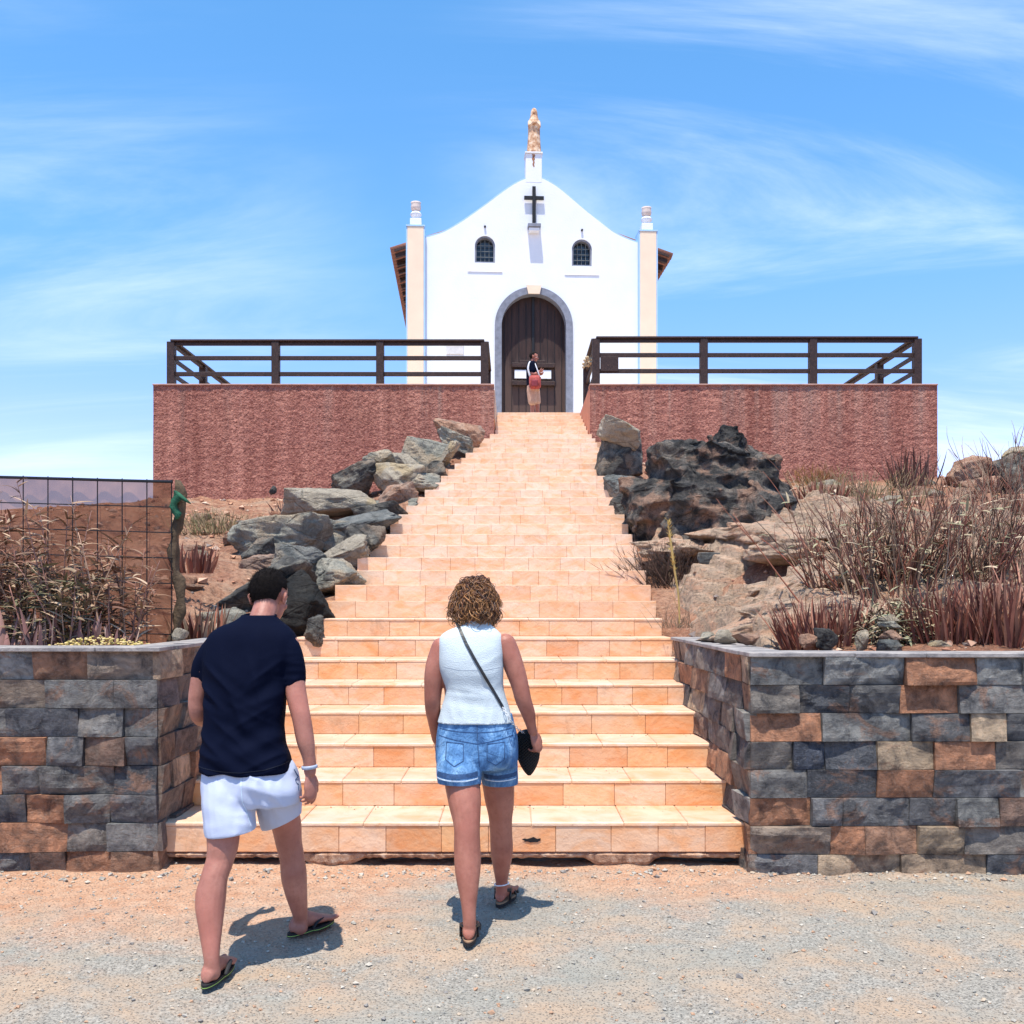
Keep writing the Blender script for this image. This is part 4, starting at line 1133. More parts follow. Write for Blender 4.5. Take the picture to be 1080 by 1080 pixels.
twigs('dry_bush', 708, 0, 10.4, .75, .50, 330, 'dark brown cushion bush under the volcanic rock beside the steps', 19, z=gz(708, 10.4) - .02, group=B, cols=[(.085, .05, .038), (.13, .08, .06), (.06, .038, .03)], r=.006, spread=1.0)
# lone yellow stalk by the steps
rnd = random.Random(3); a = Acc()
pts = [V((.04, 0, 0)), V((.03, 0, .25)), V((.0, 0, .45)), V((-.03, 0, .66)), V((-.065, 0, .92))]
tube(a, pts, [.007, .008, .010, .011, .004], 6, 4, c=(.50, .36, .13))
for i in range(70):
    t = rnd.uniform(.42, 1); q = pts[2].lerp(pts[4], (t - .42) / .58)
    blade(a, q, V((rnd.gauss(0, .6), rnd.gauss(0, .6), 1)), .05, .008, .1, rnd, jit((.60, .44, .14), rnd), 3)
stem(a, (.03, 0, .25), (.5, 0, 1), .25, .004, .1, rnd, (.4, .3, .15)); stem(a, (.03, 0, .12), (-.4, 0, 1), .2, .004, .1, rnd, (.3, .2, .1))
for i in range(45): stem(a, (rnd.gauss(.03, .08), rnd.gauss(0, .06), -.03), (rnd.gauss(0, .5), rnd.gauss(0, .4), 1), rnd.uniform(.08, .3), .003, .4, rnd, jit((.22, .16, .11), rnd), 4)
o = obj('flower_stalk', a, M_plant); o.location = P(712, 0, 8.35) * 1; o.location.z = 1.37
tag(o, 'single yellow dried flower stalk growing beside the right edge of the steps', 'plant')

# left planter: tall leafy plants
def leafy(px, Y, n, H, W_, lab, seed, cols):
    rnd = random.Random(seed); a = Acc()
    for i in range(n):
        b = V((rnd.uniform(-W_, W_) * .5, rnd.gauss(0, .10), -.05)); L = H * rnd.uniform(.55, 1.05)
        pts = stem(a, b, (rnd.gauss(0, .13), rnd.gauss(0, .1), 1), L, .007 * rnd.uniform(.7, 1.4), .22, rnd, jit(rnd.choice([(.34, .17, .13), (.42, .27, .19), (.25, .14, .12)]), rnd), 9, 5)
        for k in range(int(16 + 18 * rnd.random())):
            t = rnd.uniform(.2, 1); j = min(8, int(t * 9)); p = pts[j].lerp(pts[j + 1], rnd.random())
            ang = rnd.uniform(0, 6.28); d = V((math.cos(ang), math.sin(ang) * .8, rnd.uniform(.1, 1.0)))
            blade(a, p, d, rnd.uniform(.06, .17), rnd.uniform(.010, .021), rnd.uniform(.1, 1.3), rnd, jit(rnd.choice(cols), rnd), 5)
    o = obj('leafy_plant', a, M_plant, smooth=True); o.location = (xw(px, Y), Y, hill_z(xw(px, Y), Y))
    return tag(o, lab, 'plant', 'tall leafy plants in the left planter')
DL = [(.21, .13, .085), (.30, .20, .13), (.15, .09, .06), (.44, .33, .23), (.20, .10, .07)]; GL = [(.13, .12, .065), (.08, .075, .04), (.26, .19, .12), (.38, .28, .19)]
leafy(20, 6.25, 24, 1.05, .5, 'tall dry leafy plant at the left edge of the view before the screen', 31, DL)
leafy(60, 6.15, 34, .70, .45, 'dense greenish leafy plant low in front of the mesh screen', 32, GL)
leafy(78, 6.3, 12, 1.12, .34, 'tallest stalk group with pale drooping leaves before the screen', 33, DL)
leafy(120, 6.3, 18, .88, .32, 'thin brown leafy stalks near the right part of the screen', 34, DL)
leafy(-30, 6.2, 14, .9, .4, 'dry leafy stalks just entering the view at the far left', 35, DL)
LG = 'pointed mauve leaves along the left planter edge'
MV = [(.28, .15, .14), (.38, .22, .19), (.20, .11, .11), (.46, .33, .27)]
for i, (px, H) in enumerate(((12, .3), (46, .32), (86, .30), (120, .22))):
    aloe(px, 0, 5.98, .22, H * 1.1, 16, ['group of mauve pointed leaves at the left end of the planter edge', 'mauve pointed leaves second along the planter edge from the left', 'mauve pointed leaves in front of the tallest stalks', 'low mauve leaves left of the torn screen end'][i], 40 + i, LG, MV, z=1.23, w_=.04)
aloe(204, 0, 9.0, .42, .30, 70, 'reddish succulent tuft on the left slope right of the screen, upper of two', 50, z=1.55 + (637 - 598) / 1000 * 9.0 - .02, w_=.03)
aloe(212, 0, 7.4, .42, .42, 90, 'brownish pink succulent tuft behind the left planter coping beside the man', 51, z=gz(212, 7.4), w_=.028, cols=RED + GRY)
aloe(307, 0, 15.6, .55, .40, 60, 'dark upright tuft at the foot of the left terrace wall', 52, z=gz(307, 15.6) + .02, cols=[(.11, .06, .055), (.17, .10, .09)], w_=.03)
twigs('dry_bush', 232, 0, 12.8, 1.3, .34, 260, 'olive and straw coloured dry grass patch below the left terrace wall', 53, z=gz(232, 12.8), cols=[(.27, .23, .11), (.36, .28, .16), (.18, .16, .08), (.3, .2, .13)], r=.006, spread=.9)
rnd = random.Random(8); a = Acc()
for i in range(420):
    x = rnd.uniform(-.34, .26); y = rnd.gauss(.02, .06); h = .075 * math.exp(-((x + .05) / .25) ** 2) + .006
    ball(a, (x, y, rnd.uniform(-.01, h)), .010, .008, .006, Matrix.Rotation(rnd.uniform(0, 3), 3, 'Z'), 6, 4, jit(rnd.choice([(.58, .46, .18), (.66, .52, .26), (.50, .42, .14)]), rnd))
o = obj('yellow_ground_cover', a, M_plant); o.location = (xw(112, 5.86), 5.86, 1.27)
tag(o, 'low yellow ground cover plant spilling behind the left planter coping', 'ground cover')

# ------------------------------------------------------------------ mesh screen with shade cloth
YS = 6.75
t = thing('mesh_screen', (xw(90, YS), YS, 1.3), 'brown shade cloth stretched on a black wire grid behind the left planter', 'screen')
x0, x1 = -6.2, xw(181, YS); zt = lambda x: EYE + (637 - interp([(-400, 494), (0, 501), (180, 506)], x / YS * 1000 + 540)) / 1000 * YS
def m_cloth(n, b):
    tr_ = n.node('ShaderNodeBsdfTransparent', None, Color=(.66, .50, .46)); mx = n.node('ShaderNodeMixShader')
    wv = n.noise(n.map(n.oc, (1, 1, .5)), 5, 5, .6)
    n.put(b.inputs['Base Color'], n.mix(n.ramp(wv, [(.35, 0), (.65, 1)]), (.14, .062, .034), (.30, .15, .09))); b.inputs['Roughness'].default_value = .9
    n.put(mx.inputs[0], .60); n.l.new(tr_.outputs[0], mx.inputs[1]); n.l.new(b.outputs[0], mx.inputs[2]); n.l.new(mx.outputs[0], n.out.inputs[0])
M_cloth = mat('shade_cloth', m_cloth)
a = Acc(); nx_, nz_ = 150, 40
for j in range(nz_ + 1):
    for i in range(nx_ + 1):
        x = lerp(x0, x1 - .01, i / nx_); z = lerp(1.15, zt(x) - .005, j / nz_)
        a.v.append(V((x, YS + .035 + .02 * NZ.noise(V((x * 3, 0, z * 3))) + .01 * math.sin(x * 35) * abs(math.sin(z * 17)), z)))
for j in range(nz_):
    for i in range(nx_): a.face((j * (nx_ + 1) + i, j * (nx_ + 1) + i + 1, (j + 1) * (nx_ + 1) + i + 1, (j + 1) * (nx_ + 1) + i))
obj('shade_cloth', a, M_cloth, t, smooth=True)
a = Acc(); x = x1
while x > x0:
    tube(a, [V((x, YS + .003 * NZ.noise(V((x, z * 4, 0))), z)) for z in (1.15, 1.6, 2.0, zt(x))], .0042, 5); x -= .176
for k in range(8):
    dz = .015 + k * .181
    tube(a, [V((xx, YS - .007 + .008 * NZ.noise(V((xx * 3, k, 0))), zt(xx) - dz)) for xx in [lerp(x0, x1 + .01, q / 24) for q in range(25)]], .0042 if k else .011, 5)
obj('wire_grid', a, M_black, t)
a = Acc(); rs = []
for i in range(26):
    z = lerp(zt(x1) + .0, 1.18, i / 25); w_ = .014 + .024 * abs(math.sin(i * .75)) + .02 * NZ.noise(V((i * .9, 1, 1)))
    cx = x1 + .03 + .025 * math.sin(i * .45)
    rs.append([V((cx + w_ * math.cos(q) * (1 + .45 * math.sin(3 * q + i * .5)), YS + .03 + .035 * math.sin(q), z)) for q in [2 * math.pi * k / 16 for k in range(16)]])
rings(a, rs); obj('torn_cloth_end', a, flat('olive_cloth', (.09, .06, .035), .9, .5, 12, .01, 40), t, smooth=True)
a = Acc(); rs = []
for i in range(10):
    z = lerp(EYE + (637 - 518) / 1000 * YS, EYE + (637 - 548) / 1000 * YS, i / 9); w_ = [.006, .018, .026, .034, .030, .030, .024, .026, .016, .008][i]
    rs.append([V((x1 + .035 + .015 * math.sin(i) + w_ * math.cos(q) * (1 + .3 * math.sin(2 * q + i)), YS - .02 + .03 * math.sin(q), z)) for q in [2 * math.pi * k / 14 for k in range(14)]])
rings(a, rs); tube(a, [V((x1 + .05, YS - .03, 2.33)), V((x1 + .12, YS - .04, 2.28)), V((x1 + .15, YS - .04, 2.26))], [.02, .012, .004], 6)
obj('green_rag', a, flat('green_rag', (.015, .085, .045), .8, .4, 20, .01, 40), t, smooth=True)
for px in (0, 182):
    pass

# ------------------------------------------------------------------ people
def skin(name, c, c2):
    def f(n, b):
        p = n.oc; x = n.noise(p, 9, 5, .6)
        col = n.mix(n.ramp(x, [(.35, 0), (.65, 1)]), c, c2); col = n.mix(n.ramp(n.noise(p, 42, 5, .7), [(.5, 0), (.7, .35)]), col, tuple(q * .62 for q in c)); col = n.mix(n.ramp(n.noise(p, 3.2, 3, .5), [(.5, 0), (.68, .5)]), col, (c2[0] * 1.02, c2[1] * .78, c2[2] * .78)); n.put(b.inputs['Base Color'], col); b.inputs['Roughness'].default_value = .46
        b.inputs['Subsurface Weight'].default_value = .12; b.inputs['Subsurface Radius'].default_value = (.012, .005, .003); b.inputs['Subsurface Scale'].default_value = .6
        bump(n, b, n.noise(p, 160, 3, .6), .0012)
    return mat(name, f)
M_skin = skin('skin_fair', (.31, .125, .09), (.41, .185, .135))
M_skin2 = skin('skin_tan', (.30, .11, .075), (.40, .165, .115))
M_eye = flat('eye', (.6, .58, .55), .2, .05)
def cloth(name, c, weave=260, wb=.0012, var=.06, rough=.85):
    def f(n, b):
        p = n.oc; x = n.noise(p, 7, 4, .6)
        n.put(b.inputs['Base Color'], n.mix(x, tuple(q * (1 - var) for q in c), tuple(min(1, q * (1 + var)) for q in c))); b.inputs['Roughness'].default_value = rough
        b.inputs['Specular IOR Level'].default_value = .06
        bump(n, b, n.noise(p, weave, 2, .5), wb); bump(n, b, n.noise(n.map(p, (1, 1, .6)), 9, 2, .5, .3), .008)
    return mat(name, f)
M_navy = cloth('navy_jersey', (.0018, .0035, .0135), rough=.85); M_short = cloth('pale_blue_cotton', (.45, .49, .61)); M_top = cloth('white_knit', (.50, .56, .58), 200, .003)
def m_denim(n, b):
    p = n.oc; x = n.noise(n.map(p, (1, 1, .45)), 11, 6, .7, .8); tw = n.noise(n.map(p, (1, 1, .15), (0, 0, 0), (0, .5, 0)), 300, 2, .5)
    col = n.ramp(x, [(.32, (.035, .10, .23)), (.5, (.085, .21, .41)), (.66, (.22, .40, .62)), (.8, (.42, .58, .75))])
    n.put(b.inputs['Base Color'], n.mix(n.ramp(tw, [(.3, .35), (.6, 0)]), col, (.02, .06, .15))); bump(n, b, tw, .002); bump(n, b, n.noise(p, 18, 4, .6, 1), .012)
M_denim = mat('denim', m_denim)
M_denim_d = flat('denim_seam', (.03, .07, .16), .9, .3, 60); M_thread = flat('frayed_edge', (.55, .66, .76), .9, .2, 90)
M_leather = flat('black_leather', (.012, .012, .013), .45, .3, 40, .003, 90, .5)
M_rubber = flat('black_rubber', (.016, .016, .018), .7, .2); M_insole = flat('tan_insole', (.28, .17, .10), .8, .2); M_lime = flat('lime_stripe', (.35, .55, .12), .7, .1)
M_metal = flat('silver_metal', (.5, .5, .5), .3, .2)
M_hairm = flat('dark_hair', (.012, .009, .008), .9, .4, 60, .004, 200, spec=.12)

def frame(f, u):
    f = V(f).normalized(); u = V(u); u = (u - f * u.dot(f)).normalized(); r = f.cross(u)
    return Matrix(((r.x, f.x, u.x), (r.y, f.y, u.y), (r.z, f.z, u.z)))
def head(a, C, f, u, s=1.0, neck=None):
    M = frame(f, u); q = lambda x, y, z: V(C) + M @ V((x * s, y * s, z * s))
    ball(a, q(0, -.012, .028), .076 * s, .096 * s, .090 * s, M); ball(a, q(0, .03, -.045), .056 * s, .062 * s, .072 * s, M)
    ball(a, q(0, .06, .02), .052 * s, .034 * s, .05 * s, M); ball(a, q(0, .062, -.088), .026 * s, .022 * s, .02 * s, M)
    ball(a, q(0, .098, -.018), .012 * s, .02 * s, .026 * s, M); ball(a, q(0, .112, -.03), .015 * s, .012 * s, .010 * s, M)
    ball(a, q(0, .086, -.058), .024 * s, .012 * s, .007 * s, M); ball(a, q(0, .085, -.070), .02 * s, .012 * s, .008 * s, M)
    ball(a, q(0, .080, .028), .05 * s, .014 * s, .008 * s, M)
    for k in (-1, 1):
        E = M @ Matrix.Rotation(k * .35, 3, 'Z'); ball(a, q(k * .079, -.005, -.012), .009 * s, .018 * s, .031 * s, E)
        ball(a, q(k * .086, -.014, -.004), .007 * s, .014 * s, .020 * s, E); ball(a, q(k * .035, .062, -.025), .024 * s, .022 * s, .02 * s, M)
    return M, q
def eyes(q, M, s, parent):
    for k in (-1, 1):
        a = Acc(); ball(a, q(k * .031, .079, .006), .0125 * s, .0125 * s, .0125 * s, M, 12, 8); e = obj('eye', a, M_eye, parent, smooth=True)
        a = Acc(); ball(a, q(k * .031, .0885, .006), .005 * s, .0035 * s, .005 * s, M, 10, 6); obj('pupil', a, M_hairm, e, smooth=True)
        a = Acc(); tube(a, [q(k * .012, .093, .032), q(k * .03, .092, .037), q(k * .05, .078, .032)], [.003 * s, .0035 * s, .002 * s], 6); obj('eyebrow', a, M_hairm, parent)
def hand(a, w_, d, n, s, k=1.0, curl=(.35, .4, .45, .5), spread=.06, thumb=.25):
    """wrist w_, pointing d, palm facing n, thumb on side s"""
    d = V(d).normalized(); n = V(n); n = (n - d * n.dot(d)).normalized(); s_ = V(s); s_ = s_ - d * s_.dot(d) - n * s_.dot(n); s_.normalize(); w_ = V(w_)
    tube(a, [w_ - d * .03 * k, w_, w_ + d * .03 * k, w_ + d * .06 * k, w_ + d * .088 * k], [.025 * k, .027 * k, .036 * k, .041 * k, .037 * k], 16, 3, ref=s_, flat=.42, dome=True)
    ax = d.cross(n)
    for i, (o, L) in enumerate(((.0295, .070), (.0098, .079), (-.0098, .073), (-.0285, .058))):
        b = w_ + d * (.080 + (.004, .008, .005, -.002)[i]) * k + s_ * o * k; dd = (d + s_ * o * spread * 40).normalized(); pts = [b - dd * .02 * k, b]; c_ = curl[i]
        for j, fr in enumerate((.45, .31, .24)):
            dd = Matrix.Rotation(c_ * (.8, 1.1, .7)[j], 3, ax) @ dd; pts.append(pts[-1] + dd * L * fr * k)
        tube(a, pts, [.0092 * k, .0092 * k, .0085 * k, .0078 * k, .0066 * k], 10, 3, dome=True)
    b = w_ + d * .022 * k + s_ * .022 * k; dd = (d * .75 + s_ * .65 + n * thumb).normalized(); pts = [b, b + dd * .032 * k]; dd = (dd + d * .4 + n * .25).normalized(); pts.append(pts[-1] + dd * .03 * k); dd = (dd + d * .3).normalized(); pts.append(pts[-1] + dd * .024 * k)
    tube(a, pts, [.015 * k, .0125 * k, .0105 * k, .0085 * k], 10, 3, dome=True)
def foot(a, ank, h, z, k=1.0, side=1):
    """ankle, heading, sole height; side=+1: the big toe lies to the left of the heading"""
    h = V((h[0], h[1], 0)).normalized(); s = V((h.y, -h.x, 0)); ank = V(ank); o = V((ank.x, ank.y, z)); rs = []
    for t, hw, hh, off in [(-.066, .012, .028, 0), (-.060, .024, .045, 0), (-.045, .031, .062, 0), (-.015, .033, .085, 0), (.02, .033, .088, 0), (.055, .034, .070, -.002), (.09, .038, .054, -.004), (.125, .044, .040, -.004), (.155, .046, .030, -.003), (.175, .042, .023, -.002)]:
        c_ = o + h * t * k + s * off * side * k
        rs.append([c_ + s * hw * k * math.cos(q) + V((0, 0, hh * k / 2 + hh * k / 2 * math.sin(q))) for q in [2 * math.pi * i / 20 for i in range(20)]])
    rings(a, rs)
    for i, (of, L, r_) in enumerate(((-.031, .040, .0125), (-.010, .036, .0088), (.008, .030, .0082), (.023, .023, .0078), (.036, .014, .0075))):
        b = o + h * (.163 - .006 * i) * k + s * of * side * k + V((0, 0, .011 * k)); tube(a, [b - h * .01 * k, b + h * L * .6 * k + V((0, 0, .002)), b + h * L * k], [r_ * k, r_ * k, r_ * .85 * k], 8, 2, dome=True)
    return o, h, s
def sole(a, o, h, s, k, side, z0, z1, c=None):
    n = 40; out = []
    for i in range(n):
        q = 2 * math.pi * i / n; t = .055 + .135 * math.cos(q); w_ = .046 * math.sin(q) * (1.0 if math.cos(q) > -.1 else .82) * (1 - .10 * math.exp(-((t - .03) / .04) ** 2))
        out.append(o + h * t * k + s * (w_ - .004 * side * (t > .05)) * k)
    rings(a, [[V((p.x, p.y, z0)) for p in out], [V((p.x, p.y, z1)) for p in out]], True, c)
def torso(a, secs, side=(1, 0, 0), n=36, p_=2.4, f=None):
    side = V(side).normalized(); bk = V((0, 0, 1)).cross(side); q_ = cat_rom(secs, 4); rs = []
    for sc in q_:
        c_ = P(sc[0], sc[1], sc[2]); hw = sc[3] / 1000 * sc[2]; dp = sc[4]; ring = []
        for i in range(n):
            t = 2 * math.pi * i / n; ct, s_ = math.cos(t), math.sin(t)
            ring.append(c_ + side * hw * math.copysign(abs(ct) ** (2 / p_), ct) + bk * dp * math.copysign(abs(s_) ** (2 / p_), s_))
        rs.append(ring)
    rings(a, rs)
def limb(a, pts, rad, n=18, sub=5, flat=1.0, ref=None): tube(a, [P(*p) for p in pts], rad, n, sub, ref=ref, flat=flat, dome=True)
def person(name, lab, loc, group=None):
    return thing(name, loc, lab, 'person', group)
def fuse(name, a, vox, sm, m, parent, fn=None):
    me = bake(a, vox, sm)
    if fn: displace(me, fn)
    return link(name, me, m, parent, True)
def folds(co, *fs):
    """sum of soft creases: each (point, direction across, spacing, depth, radius)"""
    d = 0
    for p, ax, sp, dep, r_ in fs:
        w_ = math.exp(-((co - p).length / r_) ** 2)
        if w_ > .02: q = (co - p); al = q.dot(ax.normalized()); q = q - ax.normalized() * al; d += w_ * dep * (.9 - 3.2 * abs(NZ.noise(ax.normalized() * (al / sp * .8) + q * 2.2 + p)))
    return d
def on_surface(ob, pts, off=.003):
    """lay points on the outside of a mesh"""
    me = ob.data; bv = BVHTree.FromPolygons([v.co for v in me.vertices], [tuple(p.vertices) for p in me.polygons]); r_ = []
    for p in pts:
        c_, n_, i_, d_ = bv.ray_cast(V((p.x, p.y - 1.2, p.z)), V((0, 1, 0)))
        if c_ is None: c_, n_, i_, d_ = bv.find_nearest(p)
        r_.append((c_ + n_ * off, n_))
    return r_
def ribbon(a, pn, w_, th=.002, c=None):
    rs = []
    for i, (p, n_) in enumerate(pn):
        d = (pn[min(i + 1, len(pn) - 1)][0] - pn[max(i - 1, 0)][0]).normalized(); s = d.cross(n_).normalized()
        rs.append([p - s * w_ / 2, p + s * w_ / 2, p + s * w_ / 2 + n_ * th, p - s * w_ / 2 + n_ * th])
    rings(a, rs, True, c)
def seam(name, ob, pp, Y, w_, m, parent, off=.0015, th=.0015, step=6):
    q = []
    for p0, p1 in zip(pp, pp[1:]):
        for k in range(step): q.append(P(lerp(p0[0], p1[0], k / step), lerp(p0[1], p1[1], k / step), Y))
    q.append(P(pp[-1][0], pp[-1][1], Y)); a = Acc(); ribbon(a, on_surface(ob, q, off), w_, th); return obj(name, a, m, parent)

# ---- the man
man = person('person', 'man in navy T-shirt, pale blue shorts and black flip-flops walking with bowed head', (-1.08, 4.12, 0))
a = Acc(); HM = P(284, 629, 4.34); fM = V((.22, .86, -.30)); hM, qM = head(a, HM, fM, (0, 0, 1), 1.03)
limb(a, [(270, 672, 4.22), (277, 652, 4.26), (282, 634, 4.31)], [.068, .057, .056])
torso(a, [(272, 662, 4.22, 26, .06), (264, 680, 4.2, 40, .08), (260, 715, 4.18, 38, .10), (257, 770, 4.14, 35, .085), (262, 815, 4.13, 36, .085)])
limb(a, [(236, 790, 4.12), (236, 840, 4.07), (235, 888, 4.02), (232, 908, 4.00), (226, 926, 3.965), (222, 950, 3.94), (222, 985, 3.90), (223, 1010, 3.865), (224, 1026, 3.86)], [.078, .078, .067, .0575, .0560, .062, .045, .032, .034])
limb(a, [(281, 792, 4.14), (290, 830, 4.22), (301, 866, 4.30), (305, 890, 4.33), (308, 905, 4.34), (310, 925, 4.35), (314, 950, 4.38), (317, 968, 4.42), (317, 978, 4.42)], [.078, .080, .069, .059, .056, .0585, .045, .033, .035])
foot(a, P(224, 1020, 3.88), (.10, 1), .022, 1.0, side=1); foot(a, P(318, 970, 4.46), (.55, .8), .022, 1.0, side=-1 * -1 * -1)
limb(a, [(303, 682, 4.2), (309, 712, 4.18), (314, 740, 4.15), (318, 757, 4.13), (322, 780, 4.12), (326, 800, 4.12), (327, 814, 4.12)], [.056, .050, .044, .041, .039, .029, .026])
limb(a, [(226, 684, 4.2), (214, 712, 4.2), (209, 738, 4.2), (210, 753, 4.22), (216, 758, 4.34), (230, 752, 4.46)], [.054, .048, .043, .041, .037, .027])
hand(a, P(327, 816, 4.12), (.06, -.05, -1), (-.8, .5, 0), (.3, 1, 0), .95, (.35, .5, .6, .7)); hand(a, P(232, 751, 4.48), (.8, .7, .3), (-.3, .3, 1), (-.6, .6, .3), .95, (.5, .6, .7, .8))
def mus(co, n):
    return NZ.noise(co * 14) * .0018
bm_ = fuse('body', a, .0048, 4, M_skin, man, mus); eyes(qM, hM, 1.0, man)
a = Acc()
torso(a, [(273, 649, 4.245, 17, .066), (272, 655, 4.235, 24, .078), (268, 662, 4.22, 37, .09), (266, 672, 4.21, 46, .105), (264, 688, 4.2, 48, .118), (260, 712, 4.18, 44.5, .126), (258, 742, 4.16, 42, .122), (257, 775, 4.14, 42.5, .125), (259.5, 800, 4.13, 46.5, .142), (260, 813, 4.13, 48, .15)], p_=2.5)
limb(a, [(286, 676, 4.2), (301, 684, 4.19), (308, 702, 4.18), (309, 716, 4.18)], [.060, .060, .056, .055], flat=1.05); limb(a, [(242, 676, 4.2), (227, 684, 4.2), (216, 700, 4.2), (213, 713, 4.2)], [.058, .056, .050, .047])
FM = [(P(240, 790, 4.0), V((.5, 0, .85)), .055, .006, .16), (P(285, 780, 4.0), V((-.45, 0, .9)), .06, .006, .15), (P(292, 725, 4.05), V((-.6, 0, .8)), .05, .006, .10), (P(224, 725, 4.05), V((.6, 0, .8)), .05, .006, .10), (P(262, 740, 4.0), V((1, 0, .35)), .075, .005, .16), (P(258, 690, 4.05), V((1, 0, .1)), .10, .003, .12), (P(310, 705, 4.1), V((0, 0, 1)), .03, .003, .06)]
def cutshirt(me, zb):
    for v in me.vertices:
        if v.co.z < zb(v.co.x): v.co.z = zb(v.co.x) + (v.co.z - zb(v.co.x)) * .12
me = bake(a, .007, 4); displace(me, lambda co, n: folds(co, *FM) * 2.3 + NZ.noise(co * 6) * .004)
tee = link('t_shirt', me, M_navy, man, True)
a = Acc(); tube(a, [P(273, 651, 4.243) + V((math.cos(q) * .074, math.sin(q) * .068, .004 + .012 * math.sin(q))) for q in [2 * math.pi * i / 28 for i in range(29)]], .0065, 8); obj('collar', a, M_navy, tee, smooth=True)
seam('hem_seam', tee, [(214, 806), (235, 809), (262, 810), (285, 808), (305, 803)], 4.1, .0025, flat('navy_seam', (.004, .006, .015)), tee, .0008, .0012)
a = Acc()
torso(a, [(260, 800, 4.13, 43, .122), (262, 815, 4.13, 48, .135), (265, 832, 4.13, 51.5, .145), (266, 846, 4.14, 50, .135)])
limb(a, [(240, 822, 4.11), (241, 845, 4.08), (242, 862, 4.06), (242.5, 874, 4.045)], [.108, .112, .110, .110]); limb(a, [(288, 820, 4.15), (293, 840, 4.2), (295, 855, 4.23), (295.5, 864, 4.25)], [.112, .106, .098, .094])
FS = [(P(265, 835, 3.98), V((.3, 0, 1)), .05, .006, .12), (P(245, 850, 3.95), V((1, 0, -.4)), .06, .006, .12), (P(290, 840, 4.05), V((1, 0, .5)), .055, .006, .12), (P(262, 818, 4.0), V((1, 0, 0)), .035, .0025, .12)]
me = bake(a, .007, 3); displace(me, lambda co, n: folds(co, *FS) * 1.6 + NZ.noise(co * 8) * .003)
for v in me.vertices:                         # straight hems
    x = v.co.x / v.co.y * 1000 + 540; hz = P(0, lerp(880, 873, (x - 215) / 55) if x < 271 else lerp(877, 858, (x - 271) / 45), 4.05 if x < 271 else 4.24).z
    if v.co.z < hz: v.co.z = hz + (v.co.z - hz) * .08
sh = link('shorts', me, M_short, man, True)
seam('centre_seam', sh, [(262, 815), (264, 840), (271, 866)], 4.1, .003, M_thread, sh, .0006, .001)
seam('pocket_edge', sh, [(309, 812), (313, 822), (315, 834)], 4.1, .004, M_denim_d, sh, .0006, .0012)
a = Acc()
def hairshell(a, q, s, keep, grow, n=72, m=44, seed=0):
    rs = []
    for i in range(m + 1):
        t = .02 + (math.pi - .04) * i / m; ring = []
        for j in range(n):
            d = V((math.sin(t) * math.cos(2 * math.pi * j / n), math.sin(t) * math.sin(2 * math.pi * j / n), -math.cos(t)))
            k_ = keep(d); g_ = lerp(.90, grow + .012 * NZ.noise(d * 9), k_); ring.append(q(d.x * .076 * g_, -.012 + d.y * .096 * g_, .028 + d.z * .090 * g_))
        rs.append(ring)
    rings(a, rs)
def keepM(d):
    # hair on the crown and back, clear of face, ears and nape
    front = sst(.35, .22, d.y) if d.z < .55 else 1
    line = -.93 if d.y < -.2 else lerp(-.93, .05, sst(-.2, .3, d.y)); e = .08 * NZ.noise(d * 12)
    k_ = sst(line - .07 + e, line + .09 + e, d.z)
    if abs(d.x) > .75 and d.z < .02 and d.y > -.25: k_ = min(k_, .0)
    return k_ * front
hairshell(a, qM, 1, lambda d: keepM(d) ** 1.5, 1.045); rnd = random.Random(2)
for i in range(9000):
    d = V((rnd.gauss(0, 1), rnd.gauss(-.2, 1), rnd.gauss(.3, 1))).normalized()
    if keepM(d) < rnd.uniform(.15, .6): continue
    p = qM(d.x * .078, -.012 + d.y * .099, .028 + d.z * .093); nn = (hM @ V((d.x / .8, d.y, d.z / .9))).normalized(); t_ = (nn * .6 + hM @ V((rnd.gauss(0, .3), .25 * d.z - .1, -.5 + rnd.gauss(0, .3)))).normalized(); L = rnd.uniform(.008, .018)
    s = nn.cross(t_).normalized() * .0007; a.add([p - s, p + s, p + t_ * L], [(0, 1, 2)])
obj('hair', a, M_hairm, man, smooth=True)
a = Acc(); w_ = P(326.5, 809, 4.12)
tube(a, [w_ + V((math.cos(q) * .030, math.sin(q) * .030, .003 * math.cos(q))) for q in [2 * math.pi * i / 20 for i in range(21)]], .0055, 8, flat=1.6); wt = obj('watch', a, flat('watch_strap', (.35, .40, .50), .4, .2), man, smooth=True)
for (ank, h_, sd_) in ((P(224, 1020, 3.88), (.10, 1), 1), (P(318, 970, 4.46), (.55, .8), -1)):
    h = V((h_[0], h_[1], 0)).normalized(); s = V((h.y, -h.x, 0)); o = V((ank.x, ank.y, 0)); a = Acc(); sole(a, o, h, s, 1.06, sd_, .0045, .0215)
    ff = obj('flip_flop', a, M_rubber, man, smooth=False)
    a = Acc(); sole(a, o, h, s, 1.063, sd_, .009, .0115); obj('sole_stripe', a, M_lime, ff)
    tp = o + h * .155 - s * .018 * sd_ + V((0, 0, .03)); a = Acc()
    for k in (-1, 1):
        tube(a, [tp, o + h * .115 + s * .030 * k + V((0, 0, .052)), o + h * .06 + s * .043 * k + V((0, 0, .045)), o + h * .03 + s * .043 * k + V((0, 0, .022))], [.005, .008, .009, .008], 8, 4, flat=.5)
    obj('strap', a, M_rubber, ff, smooth=True)

